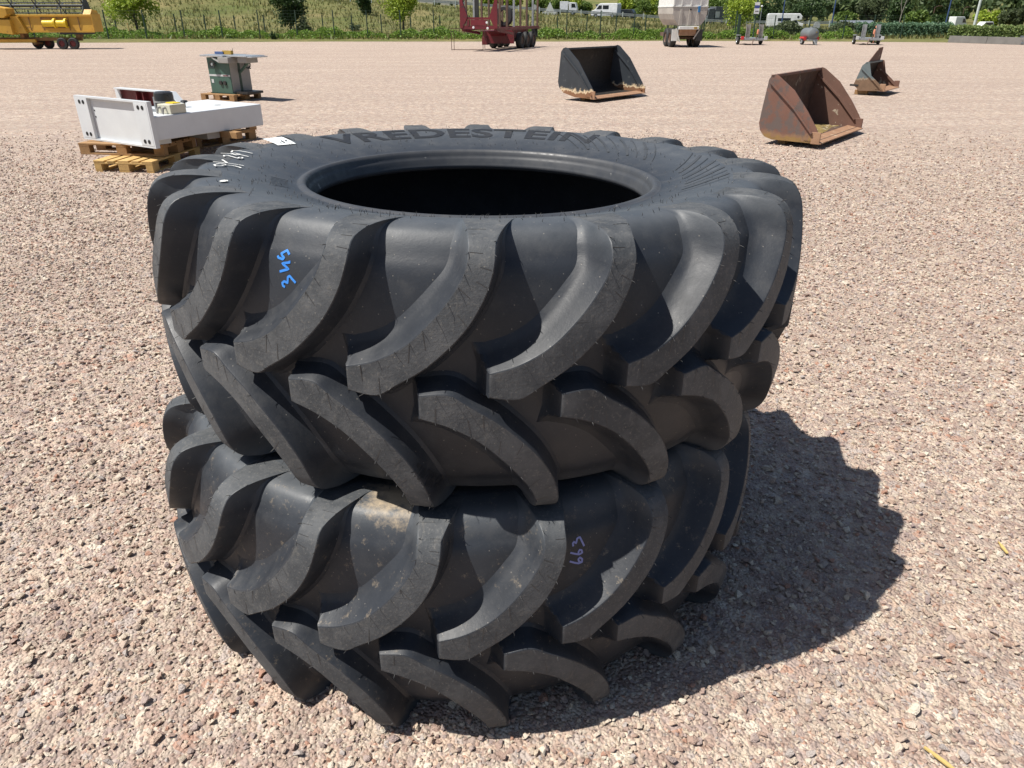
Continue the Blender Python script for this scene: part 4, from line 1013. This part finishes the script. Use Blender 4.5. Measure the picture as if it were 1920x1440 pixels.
# motor
mo = MB().lathe([(0, .18), (.09, .18), (.115, .165), (.12, .13), (.12, -.04), (.10, -.06), (0, -.06)], 26, 'z', (1.12, .56, .43)).build('motor', M['black'], mg, smooth=True)
MB().lathe([(.121, -.02), (.128, -.02), (.128, .0), (.121, .0)], 26, 'z', (1.12, .56, .50)).build('motor_band', M['saw_grey'], mo); MB().box(.97, .995, .50, .62, .374, .54).build('motor_bracket', M['galv'], mo)
MB().box(.95, 1.28, .40, .44, .374, .40).build('motor_mount', M['galv'], mo)
cb = MB().box(1.27, 1.53, .34, .57, .374, .485).build('control_box', M['cream'], mg, bevel=.008); MB().box(1.31, 1.46, .44, .555, .4855, .497).build('yellow_lid', M['bright_yellow'], cb, bevel=.003)
for dx in (1.33, 1.44):
    c_ = MB(); c_.path([(dx, .336, .45), (dx, .30, .44), (dx-.01, .29, .378)], [.014]*3, 8); c_.build('cable_gland', M['saw_grey'], cb)
for (kx, ky) in ((.98, .95), (.72, .72)):
    k = MB().tube((kx, ky, .3725), (kx, ky, .43), .012, .012, 8).build('clamp_knob', M['black'], mg); MB().lathe([(0, .035), (.04, .03), (.05, .012), (.03, 0), (0, 0)], 12, 'z', (kx, ky, .43)).build('knob_head', M['black'], k, smooth=True)
mb = MB(); mb.path([(.55, .6, .376), (.66, .64, .40), (.74, .8, .385), (.95, .9, .38)], [.008]*4, 6); mb.build('cable', M['black'], mg)
MB().lathe([(0, 0), (.045, 0), (.045, .0025), (0, .0025)], 18, 'z', (1.15, 1.35, .3725)).build('plug_disc', M['saw_grey'], mg)

# ------------------------------------------------------------------ table saw
sg = empty('table_saw', (-7.02, 18.32, .146), R(-27), label='green and grey table saw with aluminium top standing on a pallet', cat='table saw')
MB().box(0, .66, 0, .02, 0, .76).build('front_panel', M['saw_green'], sg)
MB().box(.002, .66, .021, .62, .02, .76).build('cabinet', M['saw_grey'], sg, bevel=.004)
MB().box(.6605, .664, .26, .33, .02, .70).build('side_stripe', M['post_green'], sg); MB().box(-.02, .72, -.02, .66, .0, .018).build('base_plate', M['post_green'], sg)
MB().box(.0, .66, -.004, -.001, .365, .405).build('name_stripe', M['wallpale'], sg); MB().box(.44, .60, -.007, -.0045, .375, .395).build('stripe_print', M['rimred'], sg)
MB().box(.05, .12, -.005, -.001, .22, .30).build('rating_plate', M['wallpale'], sg)
for xx in (.34, .47): MB().lathe([(0, -.03), (.045, -.03), (.05, 0), (0, 0)], 16, 'y', (xx, 0, .23)).build('switch_knob', M['black'], sg, smooth=True)
hw = MB().lathe([(.055, -.07), (.08, -.075), (.08, -.055), (.055, -.06)], 20, 'y', (.22, 0, .62)).build('handwheel', M['black'], sg, smooth=True); MB().tube((.22, -.08, .62), (.22, 0, .62), .03, .03, 12).build('hub', M['galv'], hw)
hw = MB().lathe([(.06, .05), (.09, .045), (.09, .065), (.06, .06)], 20, 'x', (.664, .52, .60)).build('handwheel', M['black'], sg, smooth=True); MB().tube((.664, .52, .60), (.735, .52, .60), .018, .018, 10).build('hub', M['black'], hw); MB().tube((.72, .52, .52), (.80, .52, .52), .012, .012, 8).build('crank', M['black'], hw)
MB().box(-.10, .62, -.10, .62, .78, .815).build('main_table', M['alu'], sg, bevel=.006)
MB().box(.625, 1.25, -.02, .56, .785, .812).build('extension_table', M['alu'], sg, bevel=.006); MB().box(1.252, 1.40, .0, .5, .775, .80).build('extension_table', M['alu'], sg, bevel=.006)
MB().box(.48, .80, -.13, .25, .655, .775).build('motor_cover', M['saw_grey'], sg, bevel=.01); MB().box(.90, 1.18, .05, .4, .66, .78).build('fence_carriage', M['saw_grey'], sg, bevel=.01)
MB().bar((.25, -.05, .76), (.52, -.12, .68), .04, .03).build('table_brace', M['alu'], sg); MB().bar((.68, .3, .45), (1.15, .3, .78), .05, .04).build('support_arm', M['saw_green'], sg)
MB().box(-.02, .25, .28, .36, .817, .87).build('rip_fence', M['bluepole'], sg, bevel=.005); MB().box(.20, .48, .30, .38, .817, .895).build('blade_guard', M['brass'], sg, bevel=.01); MB().tube((.48, .34, .88), (.53, .34, .95), .006, .004, 6).build('guard_pin', M['black'], sg)
MB().box(.70, 1.06, .05, .55, .0, .05).build('spare_plate', M['black'], sg)

# ------------------------------------------------------------------ loader buckets
def bucket(name, label, loc, ang, W, side, shell, m_out, m_in, m_lip, m_side_in, rib, zb, blocks):
    g = empty(name, loc, R(ang), label=label, cat='loader bucket')
    sheet(shell, .02, W-.02, .014).build('back_shell', m_in, g, smooth=True)
    for s, x0 in ((0, 0), (1, W-.018)):
        p = MB().prism(side, x0, x0+.018, 'x').build('side_plate', m_out if s == 0 else m_side_in, g)
        mb = MB(); xx = x0-.012 if s == 0 else x0-.012
        pts = [Vector((xx if s == 0 else W-.030, q[0], q[1])) for q in rib]
        for a_, b in zip(pts[:-1], pts[1:]): mb.bar(a_, b, .024, .05, (1, 0, 0))
        mb.build('side_rib', m_out if s == 0 else m_side_in, p)
        # worn corner
        MB().box(x0-.006 if s == 0 else x0-.004, x0+.022 if s == 0 else x0+.024, -.03, .10, zb-.01, zb+.16).build('corner_plate', m_lip if s == 0 else m_side_in, p, bevel=.006)
    MB().prism([(-.05, zb-.004), (.20, zb+.016), (.20, zb+.04), (-.05, zb+.012)], .0, W, 'x').build('cutting_edge', m_lip, g)
    top = shell[-1]; MB().bar((.0, top[0], top[1]), (W, top[0], top[1]), .05, .035).build('top_bar', m_out, g)
    for (bx, by, wx, wy) in blocks:
        o = empty('timber_block', (0, 0, 0)); c, s_ = cos(R(ang)), sin(R(ang)); o.location = (loc[0]+bx*c-by*s_, loc[1]+bx*s_+by*c, 0); o.rotation_euler = (0, 0, R(ang))
        tag(o, f'small wooden block under the {BL[name]}, {"at its left" if bx < W/2 else "at its right"}', 'timber'); MB().box(0, wx, 0, wy, 0, zb-.012 if zb > .05 else .05).build('block', M['wood'], o, bevel=.004)
    return g
BL = {'black_bucket': 'black loader bucket', 'rusty_bucket': 'large rusty loader bucket', 'grey_bucket': 'small grey worn bucket'}
BB = [(0, .08), (.54, .085), (.89, .16), (1.02, .27), (1.06, .39), (.99, 1.025), (.93, 1.10), (.86, 1.12), (.79, 1.10), (.47, .844), (.224, .524), (.06, .311), (-.02, .17)]
bucket('black_bucket', 'black loader bucket with a rust worn lower edge, standing on the gravel', (1.84, 17.56, 0), 46.8, 2.0, BB,
       [(.05, .09), (.54, .095), (.88, .17), (1.0, .28), (1.04, .39), (1.0, .75), (.96, 1.02), (.90, 1.085)], M['black_bucket'], M['bucket_in'], M['rust_lip'], M['black_bucket'], [(.93, 1.02), (.45, .62), (.05, .15)], .08, [(.25, .45, .3, .12), (1.5, .45, .3, .12)])
RB = [(0, .08), (.70, .08), (.82, .115), (.90, .20), (.93, .306), (.91, .55), (.87, .93), (.835, .985), (.79, 1.0), (.735, .985), (.462, .793), (.214, .513), (.057, .302), (-.01, .19)]
bucket('rusty_bucket', 'large rusty brown loader bucket standing on the gravel', (4.537, 11.281, 0), 50.8, 2.09, RB,
       [(.04, .09), (.70, .09), (.81, .125), (.885, .20), (.915, .306), (.895, .55), (.855, .93), (.82, .975)], M['rust_bucket'], M['rust_in'], M['rust_lip'], M['rust_flake'], [(.84, .90), (.42, .55), (.10, .22)], .08, [(.2, .55, .3, .12), (1.5, .5, .3, .12)])
SB = [(0, .12), (.58, .10), (.63, .155), (.72, .225), (.67, .40), (.60, .668), (.52, .742), (.44, .745), (.345, .45), (.016, .19)]
sbk = bucket('grey_bucket', 'small grey worn bucket with a raised guard plate, farthest of the buckets', (9.007, 18.987, 0), 51, 1.30, SB,
       [(.04, .125), (.56, .115), (.62, .17), (.69, .23), (.64, .40), (.58, .66), (.50, .73)], M['small_bucket'], M['bucket_in'], M['rust_lip'], M['rust_flake'], [(.60, .62), (.35, .42), (.03, .14)], .12, [(.15, .40, .12, .3), (.95, .40, .12, .3)])
MB().prism([(.10, .735), (1.12, .735), (1.18, 1.05), (.85, 1.04)], .50, .515, 'y').build('guard_plate', M['rust_flake'], sbk)
MB().box(-.01, .03, .60, .80, .20, .24).build('hook', M['black'], sbk)

r = np.random.default_rng(5); nxm, nym = 40, 16; V = []
for i in range(nxm):
    for j in range(nym):
        u, v = i/(nxm-1), j/(nym-1); hh = .075*max(0, sin(pi*v)**.8)*(.45+.55*sin(3+u*7)**2)*sin(pi*u)**.4+r.normal(0, .006)
        V.append((.04+u*1.98, .30+v*.50+.04*sin(u*9), .100+max(0, hh)))
soil = link('soil_heap', np_mesh('soil_heap', V, [(i*nym+j, (i+1)*nym+j, (i+1)*nym+j+1, i*nym+j+1) for i in range(nxm-1) for j in range(nym-1)]), M['moss'])
soil.location = (4.537, 11.281, 0); soil.rotation_euler = (0, 0, R(50.8)); tag(soil, 'dry moss and soil lying inside the large rusty bucket', 'soil')
# ------------------------------------------------------------------ combine header on its trailer (left edge)
hg = empty('combine_header', (-23.0, 44.6, .0), R(2), label='yellow combine harvester header with dark reel, loaded on a trailer', cat='combine header')
MB().prism([(0, .93), (.06, 1.70), (.30, 1.72), (.9, .95), (.9, .9)], -7.4, 0, 'x').build('trough', M['yellow'], hg)
MB().box(-7.4, .02, -.03, .10, 1.62, 1.73).build('top_beam', M['yellow'], hg, bevel=.01); MB().box(-7.4, 0, -.02, .06, .84, .93).build('lower_beam', M['yellow'], hg)
for xx in (-.75, -1.3, -2.7, -3.4, -4.05): MB().box(xx, xx+.05, -.012, -.002, .94, 1.60).build('panel_seam', M['header_rust'], hg)
MB().box(-2.75, -1.25, -.008, .0, 1.05, 1.58).build('drive_recess', M['header_rust'], hg)
gd = MB(); gd.tube((-2.6, -.12, 1.28), (-1.35, -.12, 1.28), .17, .17, 14); gd.build('shaft_guard', M['bright_yellow'], hg, smooth=True)
for xx in (-1.95, -1.35): MB().lathe([(.17, -.05), (.24, -.05), (.24, .05), (.17, .05)], 16, 'x', (xx, -.12, 1.30)).build('guard_flange', M['bright_yellow'], hg)
MB().prism([(-4.25, .80), (-3.55, .80), (-3.85, 1.62), (-4.25, 1.66)], -.20, -.03, 'y').build('side_gusset', M['yellow'], hg)
MB().prism([(-5.6, 1.62), (-5.6, 2.25), (-4.15, 2.02), (-4.15, 1.72), (-4.4, 1.55)], -.55, .25, 'y').build('feeder_hood', M['yellow'], hg, bevel=.02)
MB().prism([(-5.6, .92), (-5.6, 1.48), (-4.15, 1.48), (-4.15, .74), (-4.5, .78)], -.50, .2, 'y').build('feeder_housing', M['yellow'], hg, bevel=.02)
def rect_bat(a, z, y): return MB().tube((-7.2, y, z), (-.55, y, z), a, a, 8)
cx_, cz_ = .75, 2.15
for k in range(6):
    t = 2*pi*k/6+.3; y, z = cx_+.52*cos(t), cz_+.52*sin(t)
    o = rect_bat(.03, z, y).build('reel_bat', M['reel'], hg)
    mb = MB()
    for xx in np.arange(-7.1, -.6, .16): mb.tube((xx, y, z), (xx, y+.03, z-.24), .007, .005, 4)
    tag(mb.build('reel_tines', M['reel'], o), kind='stuff')
MB().tube((-7.2, cx_, cz_), (-.5, cx_, cz_), .07, .07, 10).build('reel_tube', M['reel'], hg)
for xx in (-.58, -1.9, -3.2, -4.5, -5.8):
    mb = MB()
    for k in range(6): t = 2*pi*k/6+.3; mb.bar((xx, cx_, cz_), (xx, cx_+.52*cos(t), cz_+.52*sin(t)), .03, .05, (1, 0, 0))
    mb.build('reel_spider', M['reel'], hg)
MB().prism([(.2, 1.72), (1.35, 1.72), (.95, 2.45), (.55, 2.5)], -.52, -.48, 'x').build('reel_end_plate', M['reel'], hg)
MB().prism([(.0, 1.72), (1.0, 1.72), (.85, 1.92), (.3, 1.97)], -.42, -.02, 'x').build('divider', M['yellow'], hg); MB().box(.001, .035, -.03, 1.02, .86, 1.75).build('end_wall', M['yellow'], hg, bevel=.006)
MB().box(-7.4, -.3, .9, 1.1, .86, .94).build('cutter_bar', M['reel'], hg); MB().box(-1.9, -.4, .0, .9, .74, .84).build('support_skid', M['black'], hg)
ht = empty('header_trailer', (-22.7, 44.6, 0), R(2), label='low yellow trailer with four wheels carrying the combine header', cat='trailer')
MB().box(-8.0, -1.2, .25, .40, .42, .58).build('main_beam', M['header_rust'], ht, bevel=.01); MB().box(-8.0, -3.6, -.05, .10, .34, .50).build('drawbar', M['yellow'], ht)
for xx in (-4.4, -1.4): MB().box(xx, xx+.18, .05, .6, .58, .84).build('saddle', M['header_rust'], ht)
for xx, yy in ((-2.05, -.25), (-1.45, -.25), (-3.95, .8), (-3.35, .8)): wheel(ht, (xx, yy, .29), .29, .2, 'y', M['rimred'])
for xx in (-1.75, -3.65): MB().box(xx-.06, xx+.06, -.1, .9, .24, .34).build('axle', M['header_rust'], ht)

# ------------------------------------------------------------------ red timber trailer
tg = empty('timber_trailer', (-1.72, 41.6, 0), math.atan2(-.33, .94), label='dark red timber trailer with upright stakes and three axles', cat='trailer')
# local x across (right), y back
for s in (-1, 1):
    MB().prism([(s*1.02, 1.10), (s*.88, 1.10), (s*.60, 1.62), (s*.86, 2.3), (s*.92, 3.4), (s*1.02, 3.4)], 0, .12, 'y').build('headboard_post', M['logred'], tg)
    MB().box(min(s*.80, s*.99), max(s*.80, s*.99), .13, 7.2, .98, 1.12).build('side_beam', M['logred'], tg)
    MB().bar((s*.95, .2, 1.0), (s*.95, 2.6, .80), .08, .12).build('neck_stay', M['logred'], tg)
    for k in range(3): wheel(tg, (s*.80, 4.3+1.05*k, .42), .42, .30, 'x', M['stake'])
    MB().box(min(s*.62, s*.98), max(s*.62, s*.98), 6.9, 7.0, .55, .97).build('mud_flap', M['black'], tg)
MB().box(-.98, .98, .02, .12, 1.05, 1.22).build('front_beam', M['logred'], tg); MB().box(-.86, .86, .03, .11, 1.50, 1.60).build('headboard_rail', M['logred'], tg)
MB().box(-.45, .45, .01, .10, 1.225, 1.49).build('headboard_panel', M['logred'], tg); MB().box(-.62, -.5, .0, .1, 1.225, 1.49).build('headboard_brace', M['logred'], tg)
MB().prism([(.2, .95), (2.2, .95), (3.2, .55), (6.9, .55), (6.9, .97), (.2, .97)], -.42, .42, 'x').build('chassis', M['logred'], tg)
MB().box(-.9, .9, 2.9, 3.0, .30, .95).build('front_crossmember', M['logred'], tg); MB().box(-.95, -.6, 2.85, 3.2, .22, .62).build('tool_box', M['logred'], tg, bevel=.02)
MB().box(-.98, .98, 7.2, 7.32, .95, 1.1).build('rear_beam', M['logred'], tg)
for k in range(3): MB().tube((-.85, 4.3+1.05*k, .42), (.85, 4.3+1.05*k, .42), .07, .07, 8).build('axle', M['black'], tg)
for k, yy in enumerate((.6, 1.7, 2.8, 3.9, 5.0, 6.1, 7.0)):
    for s in (-1, 1): MB().box(s*.93-.05, s*.93+.05, yy, yy+.09, 1.125, 3.5).build('stake', M['galv'] if (k+s) % 3 == 0 else M['stake'], tg)
MB().box(-.32, -.12, .3, .42, 1.125, 3.2).build('centre_column', M['black'], tg)
for (xx, zz) in ((-.28, 1.13), (.46, 1.36), (.5, 1.10)): MB().lathe([(0, -.03), (.06, -.02), (.06, .0), (0, .0)], 12, 'y', (xx, .015, zz)).build('marker_lamp', M['vwhite'], tg)
tp = MB().lathe([(.30, -.14), (.46, -.14), (.52, -.09), (.52, .09), (.46, .14), (.30, .14)], 22, 'y', (.1, 3.6, 1.64)).build('spare_tyre', M['tyre'], tg, smooth=True)
fg = empty('stake_frame', (-2.42, 43.5, 0), R(2), label='thin metal frame standing on the gravel before the timber trailer', cat='frame')
for nm, a_, b in (('upright', (-.85, 0, 0), (-.85, 0, 1.05)), ('upright', (-.72, .25, 0), (-.72, .25, 1.0)), ('upright', (.85, 0, 0), (.85, 0, 1.05)), ('upright', (.95, .25, 0), (.95, .25, 1.05)), ('base_rail', (-.85, 0, .02), (.85, 0, .02)), ('top_rail', (-.85, 0, 1.05), (.85, 0, 1.05))): MB().bar(a_, b, .03, .03).build(nm, M['stake'], fg)

# ------------------------------------------------------------------ white tipper trailer
dg_ = empty('tipper_trailer', (10.15, 46.6, 0), R(4), label='dirty white tipping trailer with a tub body seen from behind', cat='trailer')
tub = [(-.62, 1.14), (.66, 1.14), (.92, 1.45), (1.0, 1.75), (1.02, 2.08), (-1.02, 2.08), (-1.0, 1.75), (-.88, 1.45)]
MB().prism(tub, 0, 3.4, 'y').build('tub', M['dumper'], dg_, bevel=.03)
ex = MB(); ex.box(-1.04, 1.04, -.02, 3.42, 2.085, 2.16); ex.build('tub_rim', M['dumper_white'], dg_, bevel=.01)
MB().box(-1.0, 1.0, .01, 3.4, 2.165, 2.75).build('tub_extension', M['dumper_white'], dg_)
for xx in (-.99, -.55, .0, .55, .93): MB().box(xx, xx+.06, -.03, .005, 2.165, 2.74).build('extension_rib', M['dumper_white'], dg_)
MB().box(-1.0, 1.0, -.035, .004, 2.66, 2.76).build('top_rail', M['dumper_white'], dg_)
for xx in (-.52, .0, .46): MB().prism([(xx-.10, 1.16), (xx+.10, 1.16), (xx+.05, 2.0), (xx-.05, 2.0)], -.05, -.002, 'y').build('tailgate_rib', M['dumper'], dg_)
MB().lathe([(0, -.07), (.05, -.07), (.05, -.052), (0, -.052)], 12, 'y', (.0, 0, 1.97)).build('latch_hole', M['dark'], dg_)
MB().box(.42, .56, -.08, -.04, 1.82, 2.14).build('blue_strap', M['blue'], dg_, bevel=.02)
MB().box(-.58, .58, -.10, .3, .95, 1.12).build('rear_bumper', M['dumper_white'], dg_, bevel=.02); MB().box(.28, .46, -.125, -.102, .98, 1.08).build('number_plate', M['brass'], dg_)
MB().box(-.50, .50, .1, 3.2, .62, .94).build('chassis', M['rust_lip'], dg_)
for s in (-1, 1):
    for yy in (.75, 1.75): wheel(dg_, (s*.72, yy, .50), .50, .32, 'x', M['stake'])
    MB().box(s*.72-.18, s*.72+.18, .15, .22, .35, .95).build('mudguard', M['dumper_white'] if s < 0 else M['black'], dg_)
for yy in (.75, 1.75): MB().tube((-.7, yy, .5), (.7, yy, .5), .07, .07, 8).build('axle', M['stake'], dg_)
MB().bar((-.72, .05, 1.0), (-.45, .05, .3), .06, .06).build('support_leg', M['dumper_white'], dg_); MB().bar((.66, .05, .95), (.35, .05, .45), .06, .06).build('support_leg', M['dumper'], dg_)
MB().box(-.3, .3, 3.2, 5.2, .5, .7).build('drawbar', M['stake'], dg_)

# ------------------------------------------------------------------ small trailers
def ramp_trailer(label, loc, rz, ramp_m, lamp):
    g = empty('ramp_trailer', loc, rz, label=label, cat='trailer', group='plant trailers with ramps')
    MB().box(-.62, .62, 0, 2.2, .30, .38).build('deck', M['galv'], g, bevel=.01); MB().box(-.70, .70, -.06, 0, .26, .40).build('rear_bar', M['galv'], g, bevel=.01)
    for s in (-1, 1):
        MB().box(s*.72-.09, s*.72+.09, .7, 1.35, .52, .56).build('mudguard', M['galv'], g)
        wheel(g, (s*.72, 1.02, .25), .25, .16, 'x')
        mb = MB(); x0 = s*.40
        for k in range(9): mb.box(x0-.11, x0+.11, .01+.006*k, .03+.006*k, .42+.083*k, .47+.083*k)
        mb.box(x0-.125, x0-.10, .0, .08, .38, 1.17); mb.box(x0+.10, x0+.125, .0, .08, .38, 1.17); mb.box(x0-.10, x0+.10, .055, .065, .40, 1.16); mb.build('ramp', ramp_m, g)
        MB().box(s*.72-.10, s*.72+.10, -.12, -.065, .30, .50).build('tail_lamp', lamp[0] if s < 0 else lamp[1], g, bevel=.015)
    MB().bar((0, -.04, .36), (-.14, -.25, .02), .05, .05).build('prop_leg', M['stake'], g); MB().bar((0, 2.2, .34), (0, 3.2, .34), .1, .1).build('drawbar', M['galv'], g)
    MB().tube((.12, -.05, .40), (.18, -.05, .62), .03, .03, 8).build('winch_post', M['stake'], g)
    MB().lathe([(0, 0), (.06, .03), (.07, .15), (.05, .28), (0, .30)], 12, 'z', (.19, -.05, .60)).build('orange_cover', M['orange'], g, smooth=True)
    return g
ramp_trailer('small grey trailer with two upright ramps, below the signpost', (15.05, 50.2, 0), R(-2), M['saw_grey'], (M['redplastic'], M['wallpale']))
ramp_trailer('small silver trailer with two upright mesh ramps, right of the tank trailer', (22.35, 50.4, 0), R(-14), M['galv'], (M['wallpale'], M['wallpale']))
bw_ = empty('tank_trailer', (18.85, 50.4, 0), R(6), label='small grey round tank trailer with red mudguards', cat='trailer')
MB().lathe([(0, -.05), (.22, -.03), (.33, .05), (.34, .12), (.34, 1.2), (.3, 1.3), (0, 1.36)], 26, 'y', (0, 0, .62)).build('tank', M['tankgrey'], bw_, smooth=True)
MB().tube((0, .5, .95), (0, .5, 1.02), .12, .12, 14).build('filler_cap', M['galv'], bw_); MB().box(-.3, .3, .0, 1.4, .24, .32).build('chassis', M['galv'], bw_); MB().box(.08, .14, -.06, .01, .70, .76).build('valve', M['brass'], bw_)
for s in (-1, 1):
    wheel(bw_, (s*.42, .6, .2), .2, .13, 'x'); MB().prism([(.3, .38), (.38, .46), (.82, .46), (.9, .38), (.9, .36), (.3, .36)], s*.42-.09, s*.42+.09, 'x').build('mudguard', M['redplastic'], bw_)
    MB().box(s*.42-.08, s*.42+.08, .27, .295, .26, .46).build('mud_flap', M['redplastic'], bw_)
MB().bar((0, .02, .28), (.1, -.3, .02), .05, .05).build('prop_leg', M['galv'], bw_); MB().box(.06, .22, -.1, .02, .04, .24).build('jockey_wheel', M['galv'], bw_)
g = empty('marker_post', (24.0, 53.5, 0), R(0), label='short orange marker post in a dark shrub right of the silver trailer', cat='post')
MB().tube((0, 0, 0), (.05, 0, .95), .035, .03, 8).build('shaft', M['orange'], g); MB().lathe([(0, 0), (.08, .02), (.08, .12), (0, .15)], 10, 'z', (.05, 0, .9)).build('head', M['orange'], g)
bush('dark_shrub', 'dark little shrub around the orange marker post', (24.0, 53.7, 0), .32, .28, M['l_dark'], 45, 260, .06)
# splinters in the foreground gravel
for k, (px, py, a_, Ln, lab) in enumerate(((1.14, 1.34, -55, .11, 'yellow wood splinter on the gravel at the lower right'), (1.86, 2.15, 85, .07, 'short straw piece on the gravel near the right edge'))):
    g = empty('wood_splinter', (px, py, .012), R(a_), label=lab, cat='splinter'); MB().prism([(0, -.004), (Ln*.6, -.006), (Ln, 0), (Ln*.5, .006), (0, .003)], 0, .005, 'z').build('strand', M['straw'], g)
